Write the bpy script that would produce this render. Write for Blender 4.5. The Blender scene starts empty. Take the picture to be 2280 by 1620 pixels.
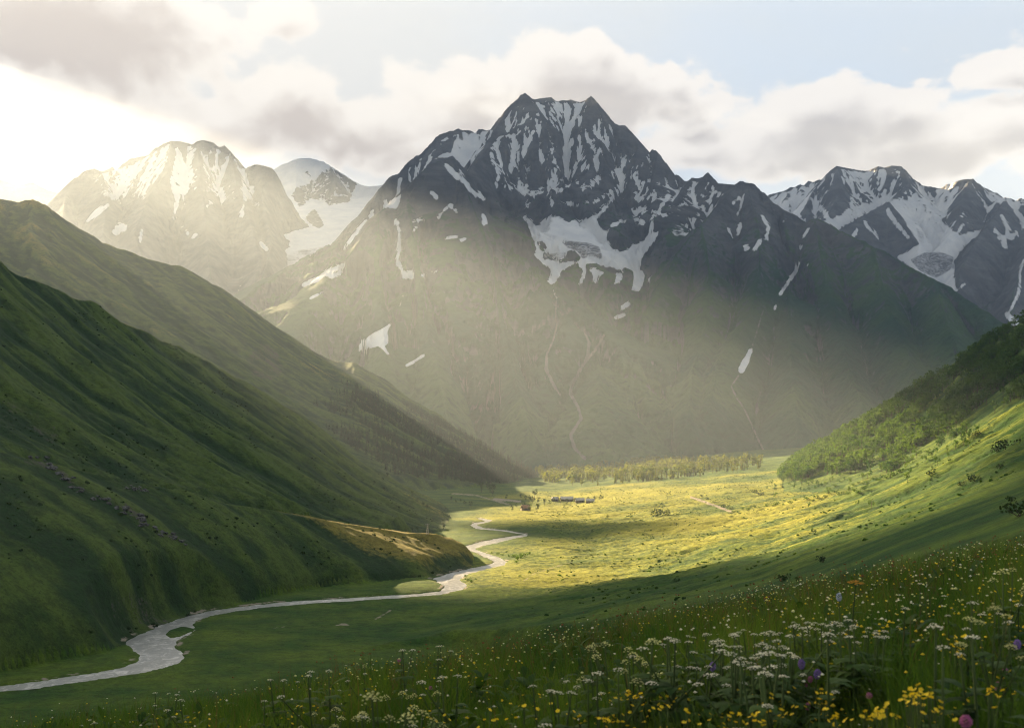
import bpy, bmesh, math, random
import numpy as np
from mathutils import Vector, Euler

# ------------------------------------------------------------------ scene, camera, light
sc = bpy.context.scene
COL = sc.collection
FPX, CX, HY = 2500.0, 1140.0, 1000.0        # focal length, centre column and horizon row of the 2280 px frame
W0, H0 = 2280.0, 1620.0
cam_d = bpy.data.cameras.new('camera')
cam_d.sensor_width = 36.0
cam_d.lens = 36.0 * FPX / W0
cam_d.shift_y = (HY - H0 / 2) / W0
cam_d.clip_start = 0.05
cam_d.clip_end = 60000
cam_d.dof.use_dof = True
cam_d.dof.focus_distance = 60.0
cam_d.dof.aperture_fstop = 4.5
cam = bpy.data.objects.new('camera', cam_d)
cam.rotation_euler = (math.radians(90), 0, 0)
COL.objects.link(cam)
sc.camera = cam

SUN_AZ = math.radians(-33.0)                # from the view direction (+Y), negative = left
SUN_EL = math.radians(18.8)
sdir = Vector((math.sin(SUN_AZ) * math.cos(SUN_EL), math.cos(SUN_AZ) * math.cos(SUN_EL), math.sin(SUN_EL)))
sun_d = bpy.data.lights.new('sun', 'SUN')
sun_d.energy = 5.0
sun_d.angle = math.radians(0.3)
sun_d.color = (1.0, 0.73, 0.40)
sun = bpy.data.objects.new('sun', sun_d)
sun.rotation_euler = (-sdir).to_track_quat('-Z', 'Y').to_euler()
COL.objects.link(sun)

sc.view_settings.view_transform = 'Standard'
sc.view_settings.look = 'None'
sc.view_settings.exposure = 2.8
sc.view_settings.gamma = 1.0
sc.cycles.use_denoising = True
sc.cycles.use_adaptive_sampling = True
sc.cycles.adaptive_threshold = 0.006
sc.cycles.filter_width = 1.1
sc.cycles.max_bounces = 5
sc.cycles.diffuse_bounces = 2
sc.cycles.glossy_bounces = 2
sc.cycles.transmission_bounces = 2
sc.cycles.volume_bounces = 0
sc.cycles.transparent_max_bounces = 6
sc.cycles.caustics_reflective = False
sc.cycles.caustics_refractive = False

SKY_STRENGTH = 0.05
HAZE_DENSITY = 5.4e-5
HAZE_G = 0.30


class NT:
    """small helper to write node trees"""
    def __init__(self, tree):
        self.t = tree
        self.n = tree.nodes
        self.l = tree.links

    def node(self, typ, **kw):
        nd = self.n.new(typ)
        for k, v in kw.items():
            setattr(nd, k, v)
        return nd

    def link(self, a, b):
        self.l.new(a, b)

    def _in(self, sock, v):
        if v is None:
            return
        if isinstance(v, bpy.types.NodeSocket):
            self.l.new(v, sock)
        elif isinstance(v, (tuple, list)) and len(v) == 3 and sock.type == 'RGBA':
            sock.default_value = (v[0], v[1], v[2], 1.0)
        else:
            sock.default_value = v

    def math(self, op, a, b=None, c=None, clamp=False):
        nd = self.node('ShaderNodeMath', operation=op, use_clamp=clamp)
        self._in(nd.inputs[0], a)
        if b is not None:
            self._in(nd.inputs[1], b)
        if c is not None:
            self._in(nd.inputs[2], c)
        return nd.outputs[0]

    def vmath(self, op, a, b=None, scale=None):
        nd = self.node('ShaderNodeVectorMath', operation=op)
        self._in(nd.inputs[0], a)
        if b is not None:
            self._in(nd.inputs[1], b)
        if scale is not None:
            self._in(nd.inputs['Scale'], scale)
        return nd

    def mix(self, f, a, b, mode='MIX'):
        nd = self.node('ShaderNodeMix', data_type='RGBA', blend_type=mode, clamp_factor=True)
        self._in(nd.inputs[0], f)
        self._in(nd.inputs[6], a)
        self._in(nd.inputs[7], b)
        return nd.outputs[2]

    def ramp(self, x, lo, hi, smooth=True):
        nd = self.node('ShaderNodeMapRange', interpolation_type='SMOOTHSTEP' if smooth else 'LINEAR', clamp=True)
        self._in(nd.inputs[0], x)
        self._in(nd.inputs[1], lo)
        self._in(nd.inputs[2], hi)
        return nd.outputs[0]

    def noise(self, vec, scale, detail=4.0, rough=0.55, dist=0.0, lac=2.0):
        nd = self.node('ShaderNodeTexNoise')
        if vec is not None:
            self._in(nd.inputs['Vector'], vec)
        nd.inputs['Scale'].default_value = scale
        nd.inputs['Detail'].default_value = detail
        nd.inputs['Roughness'].default_value = rough
        nd.inputs['Lacunarity'].default_value = lac
        nd.inputs['Distortion'].default_value = dist
        return nd.outputs['Fac']

    def attr(self, name):
        return self.node('ShaderNodeAttribute', attribute_name=name).outputs['Fac']

    def pos(self):
        return self.node('ShaderNodeNewGeometry').outputs['Position']

    def scaled(self, vec, s):
        nd = self.node('ShaderNodeMapping')
        self._in(nd.inputs['Vector'], vec)
        nd.inputs['Scale'].default_value = s
        return nd.outputs[0]


# ------------------------------------------------------------------ sky with clouds (world)
def azel(px, py):
    x, y, z = (px - CX) / FPX, 1.0, (HY - py) / FPX
    return math.atan2(x, y), math.atan2(z, math.hypot(x, y))

# soft cloud masses: centre px, centre py, half width, half height, weight
CLOUDS = [
    (140, 60, 360, 130, 1.25), (330, 120, 190, 110, 1.0), (60, 200, 240, 70, 0.75), (440, 200, 120, 60, 0.6),
    (640, 20, 90, 45, 0.85), (540, 105, 40, 40, 0.55),
    (640, 235, 170, 95, 1.15), (480, 285, 240, 75, 1.0), (800, 290, 230, 75, 1.1), (900, 350, 160, 60, 0.8),
    (1230, 175, 330, 75, 1.15), (1200, 250, 360, 100, 1.15), (1020, 200, 120, 60, 0.8), (1400, 200, 160, 70, 1.0),
    (1490, 150, 60, 40, 0.9), (1520, 240, 110, 45, 0.95), (1560, 320, 180, 60, 0.85), (1250, 100, 160, 40, 0.75),
    (1800, 250, 150, 70, 1.1), (1950, 260, 180, 65, 1.1), (1750, 330, 260, 70, 0.9), (2050, 330, 260, 80, 1.2),
    (2240, 290, 200, 70, 1.0), (2060, 185, 50, 22, 0.7), (2230, 170, 100, 45, 0.95), (2260, 230, 90, 35, 0.7),
    (1900, 200, 60, 30, 0.6), (2280, 370, 120, 60, 0.6), (-300, 200, 350, 120, 0.9), (2600, 250, 260, 100, 1.0),
]


def cloud_group():
    g = bpy.data.node_groups.new('cloud_density', 'ShaderNodeTree')
    g.interface.new_socket('P', in_out='INPUT', socket_type='NodeSocketVector')
    g.interface.new_socket('Density', in_out='OUTPUT', socket_type='NodeSocketFloat')
    T = NT(g)
    gi = T.node('NodeGroupInput')
    go = T.node('NodeGroupOutput')
    P = gi.outputs[0]
    # warp a little
    wn = T.node('ShaderNodeTexNoise')
    T.link(P, wn.inputs['Vector'])
    wn.inputs['Scale'].default_value = 9.0
    wn.inputs['Detail'].default_value = 3.0
    off = T.vmath('SUBTRACT', wn.outputs['Color'], (0.5, 0.5, 0.5)).outputs[0]
    off = T.vmath('MULTIPLY', off, (0.05, 0.03, 0.0)).outputs[0]
    Pw = T.vmath('ADD', P, off).outputs[0]
    acc = None
    for px, py, hw, hh, w in CLOUDS:
        a, e = azel(px, py)
        c = (a, e, 0.0)
        d = T.vmath('SUBTRACT', Pw, c).outputs[0]
        d = T.vmath('MULTIPLY', d, (FPX / hw, FPX / hh, 0.0)).outputs[0]
        r2 = T.vmath('DOT_PRODUCT', d, d).outputs['Value']
        v = T.math('MULTIPLY', T.math('POWER', 2.718, T.math('MULTIPLY', r2, -0.9)), w)
        acc = v if acc is None else T.math('SMOOTH_MAX', acc, v, 0.25)
    n1 = T.noise(T.scaled(Pw, (1.0, 1.35, 1.0)), 13.0, 8.0, 0.58, 0.25)
    n2 = T.noise(T.scaled(Pw, (1.0, 1.2, 1.0)), 34.0, 5.0, 0.55, 0.1)
    n = T.math('ADD', T.math('MULTIPLY', T.math('SUBTRACT', n1, 0.5), 1.35), T.math('MULTIPLY', T.math('SUBTRACT', n2, 0.5), 0.62))
    T.link(T.math('ADD', acc, n), go.inputs[0])
    return g


world = bpy.data.worlds.new('World')
sc.world = world
world.use_nodes = True
T = NT(world.node_tree)
T.n.clear()
wo = T.node('ShaderNodeOutputWorld')
bg = T.node('ShaderNodeBackground')
T.link(bg.outputs[0], wo.inputs[0])
sky = T.node('ShaderNodeTexSky', sky_type='NISHITA')
sky.sun_disc = False
sky.sun_elevation = SUN_EL
sky.sun_rotation = SUN_AZ
sky.altitude = 2000
sky.dust_density = 1.6
sky.ozone_density = 1.2
tc = T.node('ShaderNodeTexCoord')
sep = T.node('ShaderNodeSeparateXYZ')
T.link(tc.outputs['Generated'], sep.inputs[0])
az = T.math('ARCTAN2', sep.outputs[0], sep.outputs[1])
el = T.math('ARCSINE', sep.outputs[2])
comb = T.node('ShaderNodeCombineXYZ')
T.link(az, comb.inputs[0])
T.link(el, comb.inputs[1])
P = comb.outputs[0]
CG = cloud_group()


def density(Pv):
    nd = T.node('ShaderNodeGroup')
    nd.node_tree = CG
    T.link(Pv, nd.inputs[0])
    return nd.outputs[0]


d0 = density(P)
# look a little towards the sun and up for the self shadow
d1 = density(T.vmath('ADD', P, (-0.012, 0.017, 0.0)).outputs[0])
mask = T.ramp(d0, 0.40, 0.58)
shade = T.math('MULTIPLY', T.ramp(d1, 0.45, 1.15), T.ramp(d0, 0.42, 0.85))
# closeness to the sun direction
dots = T.vmath('DOT_PRODUCT', tc.outputs['Generated'], tuple(sdir)).outputs['Value']
near = T.ramp(dots, 0.70, 0.985)
SK = 0.80 / 0.06
veil = T.mix(near, (0.194 * SK, 0.205 * SK, 0.210 * SK), (0.24 * SK, 0.234 * SK, 0.222 * SK))
vn = T.noise(T.scaled(P, (1.0, 3.0, 1.0)), 5.0, 5, 0.6, 0.6)
skycol = T.mix(T.math('ADD', 0.76, T.math('ADD', T.math('MULTIPLY', vn, 0.24), T.math('MULTIPLY', near, 0.2))), sky.outputs[0], veil)
lit_c = T.mix(near, (0.268 * SK, 0.253 * SK, 0.236 * SK), (0.285 * SK, 0.265 * SK, 0.238 * SK))
shd_c = T.mix(near, (0.165 * SK, 0.155 * SK, 0.150 * SK), (0.195 * SK, 0.172 * SK, 0.152 * SK))
cloud_c = T.mix(shade, lit_c, shd_c)
base = T.mix(mask, skycol, cloud_c)
# the overcast away from the sun and overhead is darker
dim = T.math('MULTIPLY', T.math('ADD', 0.55, T.math('MULTIPLY', T.ramp(sep.outputs[1], -0.35, 0.60), 0.45)),
             T.math('SUBTRACT', 1.0, T.math('MULTIPLY', T.ramp(sep.outputs[2], 0.42, 0.85), 0.35)))
sc_ = T.vmath('SCALE', base, None, dim).outputs[0]
T.link(sc_, bg.inputs[0])
bg.inputs[1].default_value = SKY_STRENGTH
world.cycles.sampling_method = 'MANUAL'
world.cycles.sample_map_resolution = 512

# ------------------------------------------------------------------ helpers
rng = np.random.default_rng(7)
random.seed(7)


def tag(o, label=None, cat=None, group=None, kind=None):
    if label:
        o['label'] = label
    if cat:
        o['category'] = cat
    if group:
        o['group'] = group
    if kind:
        o['kind'] = kind
    return o


def smooth(x, a, b):
    t = np.clip((x - a) / (b - a), 0, 1)
    return t * t * (3 - 2 * t)


def hash2(ix, iy, seed):
    h = (ix.astype(np.int64) * 374761393 + iy.astype(np.int64) * 668265263 + seed * 1442695041) & 0xFFFFFFFF
    h = ((h ^ (h >> 13)) * 1274126177) & 0xFFFFFFFF
    h = ((h ^ (h >> 16)) * 2246822519) & 0xFFFFFFFF
    h = h ^ (h >> 15)
    return (h & 0xFFFFFF).astype(np.float32) / np.float32(0xFFFFFF)


def vnoise(x, y, seed=0):
    ix, iy = np.floor(x), np.floor(y)
    fx, fy = (x - ix).astype(np.float32), (y - iy).astype(np.float32)
    ux, uy = fx * fx * fx * (fx * (fx * 6 - 15) + 10), fy * fy * fy * (fy * (fy * 6 - 15) + 10)
    def g(dx, dy):
        a = hash2(ix + dx, iy + dy, seed) * 6.28318
        return np.cos(a) * (fx - dx) + np.sin(a) * (fy - dy)
    a, b, c, d = g(0, 0), g(1, 0), g(0, 1), g(1, 1)
    return ((a + (b - a) * ux) * (1 - uy) + (c + (d - c) * ux) * uy) * 1.5


def fbm(x, y, octv=5, seed=0, gain=0.5, ridged=False):
    s, a, f = 0.0, 1.0, 1.0
    for i in range(octv):
        n = vnoise(x * f, y * f, seed + i * 17)
        if ridged:
            n = 1.0 - 2.0 * np.abs(n)
        s = s + a * n
        a *= gain
        f *= 2.03
    return s


def erosion(x, y, gx, gy, wl, octv, strength, seed=0, slope0=0.5, gain=0.5):
    """branching gullies that run down the slope: oriented wave noise, each octave follows the slope so far"""
    h = np.zeros(x.shape, np.float32)
    gx = gx.astype(np.float32).copy()
    gy = gy.astype(np.float32).copy()
    amp = wl * strength
    for o in range(octv):
        sl = np.sqrt(gx * gx + gy * gy) + 1e-6
        k = smooth(sl, 0.05, slope0)
        dx, dy = -gy / sl, gx / sl
        px, py = x / wl, y / wl
        ix, iy = np.floor(px), np.floor(py)
        fx, fy = (px - ix).astype(np.float32), (py - iy).astype(np.float32)
        cs = np.zeros_like(h)
        sn = np.zeros_like(h)
        ws = np.zeros_like(h)
        for a in (-1, 0, 1):
            for b in (-1, 0, 1):
                rx = hash2(ix + a, iy + b, seed + o * 31) * 0.6 + 0.2
                ry = hash2(ix + a, iy + b, seed + o * 31 + 7) * 0.6 + 0.2
                vx, vy = fx - a - rx, fy - b - ry
                w = np.exp(-(vx * vx + vy * vy) * 2.2)
                ph = (vx * dx + vy * dy) * 2.6 * math.pi * 0.8
                cs += w * np.cos(ph)
                sn += w * np.sin(ph)
                ws += w
        cs /= ws
        sn /= ws
        h += amp * k * cs
        f = 2.6 * math.pi * 0.8 / wl
        gx += -amp * k * sn * f * dx * 0.9
        gy += -amp * k * sn * f * dy * 0.9
        amp *= gain
        wl *= 0.5
    return h


def grid_gradient(u, Y, Z):
    """world gradient of a surface given on columns u=X/Y (axis 1) and rows (axis 0) with Y per vertex"""
    dZr = np.gradient(Z, axis=0)
    dYr = np.gradient(Y, axis=0)
    zY = dZr / np.where(np.abs(dYr) < 1e-6, 1e-6, dYr)          # at constant u
    du = np.gradient(u)[None, :]
    zu = np.gradient(Z, axis=1) / du
    Yu = np.gradient(Y, axis=1) / du
    zu = zu - zY * Yu                                           # at constant Y
    gx = zu / Y
    gy = zY - u[None, :] / Y * zu
    return gx, gy


def grid_mesh(name, X, Y, Z, attrs=None, facemask=None, mat=None, flip=False):
    nr, nc = X.shape
    co = np.stack([X, Y, Z], -1).reshape(-1, 3).astype(np.float32)
    i = np.arange(nr * nc).reshape(nr, nc)
    q = np.stack([i[:-1, :-1], i[:-1, 1:], i[1:, 1:], i[1:, :-1]], -1).reshape(-1, 4)
    if facemask is not None:
        q = q[facemask.reshape(-1)]
        used = np.unique(q)
        remap = np.full(nr * nc, -1, np.int64)
        remap[used] = np.arange(len(used))
        q = remap[q]
        co = co[used]
    else:
        used = slice(None)
    me = raw_mesh(name, co, q, smooth_=True)
    for k, v in (attrs or {}).items():
        at = me.attributes.new(k, 'FLOAT', 'POINT')
        at.data.foreach_set('value', v.reshape(-1)[used].astype(np.float32))
    o = bpy.data.objects.new(name, me)
    COL.objects.link(o)
    if mat:
        me.materials.append(mat)
    return o


def raw_mesh(name, co, faces, smooth_=False, mat_idx=None):
    """faces: (n,k) int array"""
    me = bpy.data.meshes.new(name)
    n, k = faces.shape
    me.vertices.add(len(co))
    me.vertices.foreach_set('co', np.ascontiguousarray(co, np.float32).reshape(-1))
    me.loops.add(n * k)
    me.loops.foreach_set('vertex_index', np.ascontiguousarray(faces, np.int32).reshape(-1))
    me.polygons.add(n)
    me.polygons.foreach_set('loop_start', np.arange(0, n * k, k, dtype=np.int32))
    if smooth_:
        me.polygons.foreach_set('use_smooth', np.ones(n, bool))
    if mat_idx is not None:
        me.polygons.foreach_set('material_index', np.ascontiguousarray(mat_idx, np.int32))
    me.update(calc_edges=True)
    return me


def curve(u, pts, ext=True):
    """pts: (px, py, Y) -> per column (Y, Z); smooth interpolation over px"""
    p = np.array(pts, float)
    px = CX + u * FPX
    py = np.interp(px, p[:, 0], p[:, 1])
    yy = np.interp(px, p[:, 0], p[:, 2])
    k = 9
    ker = np.hanning(k + 2)[1:-1]
    ker /= ker.sum()
    def sm(a, n):
        for _ in range(n):
            a = np.convolve(np.pad(a, k // 2, mode='edge'), ker, mode='valid')
        return a
    yy = sm(yy, 12)
    py = sm(py, 1)
    return yy, (HY - py) / FPX * yy


# raster in image pixels at half resolution (used to look up where snow fields, screes and paths lie)
RW, RH = 1240, 820
RX0, RY0 = -100.0, 0.0
_gy, _gx = np.mgrid[0:RH, 0:RW]
_gx = _gx * 2.0 + RX0
_gy = _gy * 2.0 + RY0


def poly_mask(r, pts, val=1.0, mode='max'):
    p = np.array(pts, float)
    x0, x1 = p[:, 0].min(), p[:, 0].max()
    y0, y1 = p[:, 1].min(), p[:, 1].max()
    a0, a1 = max(0, int((x0 - RX0) / 2)), min(RW, int((x1 - RX0) / 2) + 2)
    b0, b1 = max(0, int((y0 - RY0) / 2)), min(RH, int((y1 - RY0) / 2) + 2)
    gx, gy = _gx[b0:b1, a0:a1], _gy[b0:b1, a0:a1]
    ins = np.zeros(gx.shape, bool)
    n = len(p)
    for i in range(n):
        xa, ya = p[i]
        xb, yb = p[(i + 1) % n]
        if ya == yb:
            continue
        c = ((ya > gy) != (yb > gy)) & (gx < (xb - xa) * (gy - ya) / (yb - ya) + xa)
        ins ^= c
    sub = r[b0:b1, a0:a1]
    if mode == 'max':
        sub[ins] = np.maximum(sub[ins], val)
    elif mode == 'add':
        sub[ins] += val
    else:
        sub[ins] = val


def stroke_mask(r, pts, w, val=1.0):
    p = np.array(pts, float)
    for (xa, ya), (xb, yb) in zip(p[:-1], p[1:]):
        x0, x1 = min(xa, xb) - w * 2, max(xa, xb) + w * 2
        y0, y1 = min(ya, yb) - w * 2, max(ya, yb) + w * 2
        a0, a1 = max(0, int((x0 - RX0) / 2)), min(RW, int((x1 - RX0) / 2) + 2)
        b0, b1 = max(0, int((y0 - RY0) / 2)), min(RH, int((y1 - RY0) / 2) + 2)
        if a1 <= a0 or b1 <= b0:
            continue
        gx, gy = _gx[b0:b1, a0:a1], _gy[b0:b1, a0:a1]
        dx, dy = xb - xa, yb - ya
        t = np.clip(((gx - xa) * dx + (gy - ya) * dy) / (dx * dx + dy * dy + 1e-9), 0, 1)
        d = np.hypot(gx - xa - t * dx, gy - ya - t * dy)
        v = val * np.clip(1.25 - d / w * 0.75, 0, 1)
        r[b0:b1, a0:a1] = np.maximum(r[b0:b1, a0:a1], v)


def blur(r, n):
    for _ in range(n):
        r = (np.pad(r, ((1, 1), (0, 0)), mode='edge')[:-2] + 2 * r + np.pad(r, ((1, 1), (0, 0)), mode='edge')[2:]) / 4
        r = (np.pad(r, ((0, 0), (1, 1)), mode='edge')[:, :-2] + 2 * r + np.pad(r, ((0, 0), (1, 1)), mode='edge')[:, 2:]) / 4
    return r


def sample(r, px, py):
    x = np.clip((px - RX0) / 2, 0, RW - 1.001)
    y = np.clip((py - RY0) / 2, 0, RH - 1.001)
    ix, iy = x.astype(int), y.astype(int)
    fx, fy = x - ix, y - iy
    return (r[iy, ix] * (1 - fx) + r[iy, ix + 1] * fx) * (1 - fy) + (r[iy + 1, ix] * (1 - fx) + r[iy + 1, ix + 1] * fx) * fy


def project(X, Y, Z):
    return CX + X / Y * FPX, HY - Z / Y * FPX


def w3(px, py, Y):
    return ((px - CX) / FPX * Y, Y, (HY - py) / FPX * Y)

# ------------------------------------------------------------------ materials of the land
def new_mat(name):
    m = bpy.data.materials.new(name)
    m.use_nodes = True
    T = NT(m.node_tree)
    T.n.clear()
    out = T.node('ShaderNodeOutputMaterial')
    b = T.node('ShaderNodeBsdfPrincipled')
    T.link(b.outputs[0], out.inputs[0])
    b.inputs['Roughness'].default_value = 0.9
    b.inputs['Specular IOR Level'].default_value = 0.15
    return m, T, b


def bump(T, b, h, dist, strength=1.0):
    nd = T.node('ShaderNodeBump')
    nd.inputs['Strength'].default_value = strength
    nd.inputs['Distance'].default_value = dist
    T.link(h, nd.inputs['Height'])
    T.link(nd.outputs[0], b.inputs['Normal'])


def mountain_material(name, green_top=560.0, green_amt=1.0, rock=((0.060, 0.066, 0.076), (0.155, 0.160, 0.172))):
    m, T, b = new_mat(name)
    P = T.pos()
    n_f = T.noise(P, 0.035, 6, 0.65)
    n_m = T.noise(P, 0.008, 6, 0.6)
    n_l = T.noise(P, 0.0022, 5, 0.55)
    sepp = T.node('ShaderNodeSeparateXYZ')
    T.link(P, sepp.inputs[0])
    z = sepp.outputs[2]
    nrm = T.node('ShaderNodeSeparateXYZ')
    g = T.node('ShaderNodeNewGeometry')
    T.link(g.outputs['Normal'], nrm.inputs[0])
    strat = T.noise(T.scaled(P, (0.25, 0.25, 1.6)), 0.02, 5, 0.6, 0.4)
    rk = T.mix(T.ramp(n_m, 0.35, 0.7), rock[0], rock[1])
    rk = T.mix(T.math('MULTIPLY', T.ramp(strat, 0.42, 0.66), 0.55), rk, (0.034, 0.037, 0.043))
    rk = T.mix(T.math('MULTIPLY', T.ramp(n_l, 0.5, 0.7), 0.35), rk, (0.17, 0.15, 0.13))
    gul = T.math('ADD', T.attr('gul'), T.math('MULTIPLY', T.math('SUBTRACT', n_f, 0.5), 1.2))
    rk = T.mix(T.math('MULTIPLY', T.ramp(gul, 0.1, 0.9), 0.5), rk, (0.135, 0.135, 0.13))
    # grass on the lower, flatter ground
    veg = T.math('ADD', T.math('MULTIPLY', T.math('SUBTRACT', green_top, z), 1 / 380.0), T.math('MULTIPLY', T.math('SUBTRACT', n_m, 0.5), 3.2))
    veg = T.math('ADD', veg, T.math('MULTIPLY', T.math('SUBTRACT', nrm.outputs[2], 0.72), 3.0))
    veg = T.math('ADD', veg, T.math('MULTIPLY', T.math('SUBTRACT', n_f, 0.5), 1.6))
    veg = T.math('SUBTRACT', veg, T.math('SUBTRACT', T.math('MULTIPLY', T.attr('gul'), 0.3), 0.35))
    vf = T.math('MULTIPLY', T.ramp(veg, 0.1, 0.9), green_amt)
    gcol = T.mix(T.ramp(n_l, 0.38, 0.62), (0.014, 0.066, 0.032), (0.060, 0.120, 0.032))
    gcol = T.mix(T.math('MULTIPLY', T.ramp(n_f, 0.45, 0.7), 0.6), gcol, (0.016, 0.034, 0.020))
    col = T.mix(vf, rk, gcol)
    # scree and stream beds
    scr = T.math('ADD', T.attr('scree'), T.math('MULTIPLY', T.math('SUBTRACT', n_f, 0.5), 1.1))
    col = T.mix(T.ramp(scr, 0.35, 0.75), col, (0.165, 0.16, 0.15))
    # dirty ice
    ice = T.math('ADD', T.attr('ice'), T.math('MULTIPLY', T.math('SUBTRACT', n_m, 0.5), 0.7))
    icol = T.mix(T.ramp(T.noise(T.scaled(P, (1, 1, 2.5)), 0.03, 6, 0.7, 1.2), 0.42, 0.6), (0.14, 0.14, 0.15), (0.56, 0.56, 0.58))
    # snow
    sn = T.math('ADD', T.attr('snow'), T.math('MULTIPLY', T.math('SUBTRACT', T.noise(P, 0.040, 7, 0.75), 0.5), 0.8))
    sf = T.ramp(sn, 0.43, 0.58)
    scol = T.mix(T.ramp(n_m, 0.3, 0.75), (0.72, 0.73, 0.75), (0.90, 0.89, 0.87))
    col = T.mix(sf, col, scol)
    col = T.mix(T.ramp(ice, 0.35, 0.65), col, icol)
    T.link(col, b.inputs['Base Color'])
    hh = T.math('ADD', T.math('MULTIPLY', T.noise(P, 0.03, 8, 0.68), T.math('SUBTRACT', 1.0, T.math('MULTIPLY', sf, 0.8))), 0.0)
    bump(T, b, hh, 24.0, 1.0)
    return m


def grass_material(name, dark, mid, dry_lit, dryness=0.5, scale=1.0, rockattr=True, bumpd=2.4):
    m, T, b = new_mat(name)
    P = T.pos()
    n_l = T.noise(P, 0.006 * scale, 5, 0.55)
    n_m = T.noise(P, 0.035 * scale, 6, 0.62)
    n_f = T.noise(P, 0.3 * scale, 5, 0.7)
    n_t = T.noise(P, 1.1 * scale, 4, 0.7)
    rib = T.math('MULTIPLY', T.attr('rib'), 0.16)
    col = T.mix(T.ramp(T.math('ADD', n_m, rib), 0.33, 0.70), dark, mid)
    dr = T.math('ADD', T.math('MULTIPLY', T.math('SUBTRACT', n_l, 0.5), 2.2), T.math('MULTIPLY', T.math('SUBTRACT', n_f, 0.5), 1.0))
    dr = T.math('ADD', T.math('ADD', dr, T.attr('dry_lit')), T.math('MULTIPLY', T.attr('rib'), 0.22))
    col = T.mix(T.ramp(dr, 1.0 - dryness, 1.6 - dryness), col, dry_lit)
    fine = T.math('ADD', 0.62, T.math('MULTIPLY', T.ramp(T.math('ADD', T.math('MULTIPLY', n_f, 0.6), T.math('MULTIPLY', n_t, 0.4)), 0.36, 0.64), 0.72))
    col = T.vmath('SCALE', col, None, fine).outputs[0]
    # dark low shrub specks
    col = T.mix(T.math('MULTIPLY', T.ramp(n_f, 0.60, 0.70), 0.65), col, (dark[0] * 0.55, dark[1] * 0.55, dark[2] * 0.6))
    if rockattr:
        rk = T.math('ADD', T.attr('rock'), T.math('MULTIPLY', T.math('SUBTRACT', n_m, 0.5), 0.9))
        rk = T.math('ADD', rk, T.math('MULTIPLY', T.math('SUBTRACT', n_f, 0.5), 0.9))
        rc = T.mix(T.ramp(n_t, 0.3, 0.7), (0.030, 0.030, 0.024), (0.115, 0.105, 0.088))
        col = T.mix(T.ramp(rk, 0.5, 0.72), col, rc)
        pt = T.attr('path')
        col = T.mix(T.ramp(T.math('ADD', pt, T.math('MULTIPLY', T.math('SUBTRACT', n_f, 0.5), 1.1)), 0.42, 0.62), col, (0.30, 0.26, 0.21))
    T.link(col, b.inputs['Base Color'])
    b.inputs['Sheen Weight'].default_value = 0.0
    b.inputs['Sheen Roughness'].default_value = 0.5
    h = T.math('ADD', T.math('MULTIPLY', n_f, 0.7), T.math('MULTIPLY', n_t, 0.3))
    bump(T, b, h, bumpd / scale, 1.0)
    return m

# ------------------------------------------------------------------ river outline (on the valley floor at z = RIVER_Z)
RIVER_Z = -70.0
RIVER = [(-260, 1560), (-80, 1536), (0, 1527), (110, 1512), (190, 1500), (250, 1490), (300, 1475), (308, 1460), (292, 1446), (276, 1433), (290, 1420),
         (320, 1408), (350, 1393), (400, 1376), (470, 1358), (560, 1347), (650, 1338), (760, 1332), (850, 1326), (930, 1321), (975, 1316),
         (990, 1306), (975, 1297), (962, 1288), (985, 1279), (1040, 1266), (1088, 1256), (1100, 1250), (1085, 1243), (1062, 1232),
         (1036, 1222), (1032, 1216), (1060, 1208), (1100, 1199), (1140, 1193), (1166, 1190), (1120, 1183), (1060, 1178), (1046, 1168), (1056, 1163), (1080, 1160), (1062, 1154),
         (1066, 1152), (1096, 1157), (1090, 1162), (1062, 1168), (1078, 1175), (1130, 1180), (1176, 1189), (1172, 1194), (1140, 1200), (1105, 1209), (1072, 1216),
         (1058, 1222), (1086, 1232), (1112, 1240), (1131, 1250), (1125, 1258), (1080, 1268), (1045, 1278), (1024, 1290), (1042, 1303), (1030, 1312),
         (980, 1325), (900, 1331), (800, 1338), (700, 1344), (600, 1352), (520, 1362), (470, 1372), (440, 1382), (430, 1392), (441, 1402), (425, 1413),
         (398, 1424), (392, 1438), (406, 1452), (418, 1464), (400, 1478), (350, 1491), (290, 1503), (200, 1516), (100, 1530), (0, 1541), (-80, 1552), (-260, 1580)]
ISLAND = [(368, 1412), (378, 1402), (400, 1395), (422, 1396), (436, 1401), (420, 1408), (400, 1417), (380, 1420)]


def floor_pt(px, py):
    Y = -RIVER_Z / ((py - HY) / FPX)
    return ((px - CX) / FPX * Y, Y)


riv = np.array([floor_pt(*p) for p in RIVER])
isl = np.array([floor_pt(*p) for p in ISLAND])


def signed_dist(x, y, poly):
    d = np.full(x.shape, 1e9)
    ins = np.zeros(x.shape, bool)
    n = len(poly)
    for i in range(n):
        xa, ya = poly[i]
        xb, yb = poly[(i + 1) % n]
        dx, dy = xb - xa, yb - ya
        t = np.clip(((x - xa) * dx + (y - ya) * dy) / (dx * dx + dy * dy + 1e-12), 0, 1)
        d = np.minimum(d, np.hypot(x - xa - t * dx, y - ya - t * dy))
        if ya != yb:
            ins ^= ((ya > y) != (yb > y)) & (x < (xb - xa) * (y - ya) / (yb - ya) + xa)
    return np.where(ins, -d, d)

# ------------------------------------------------------------------ near land: one height function, cut into its hills
def softmax2(a, b, k):
    h = np.clip(0.5 + 0.5 * (a - b) / k, 0, 1)
    return b * (1 - h) + a * h + k * h * (1 - h)


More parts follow.
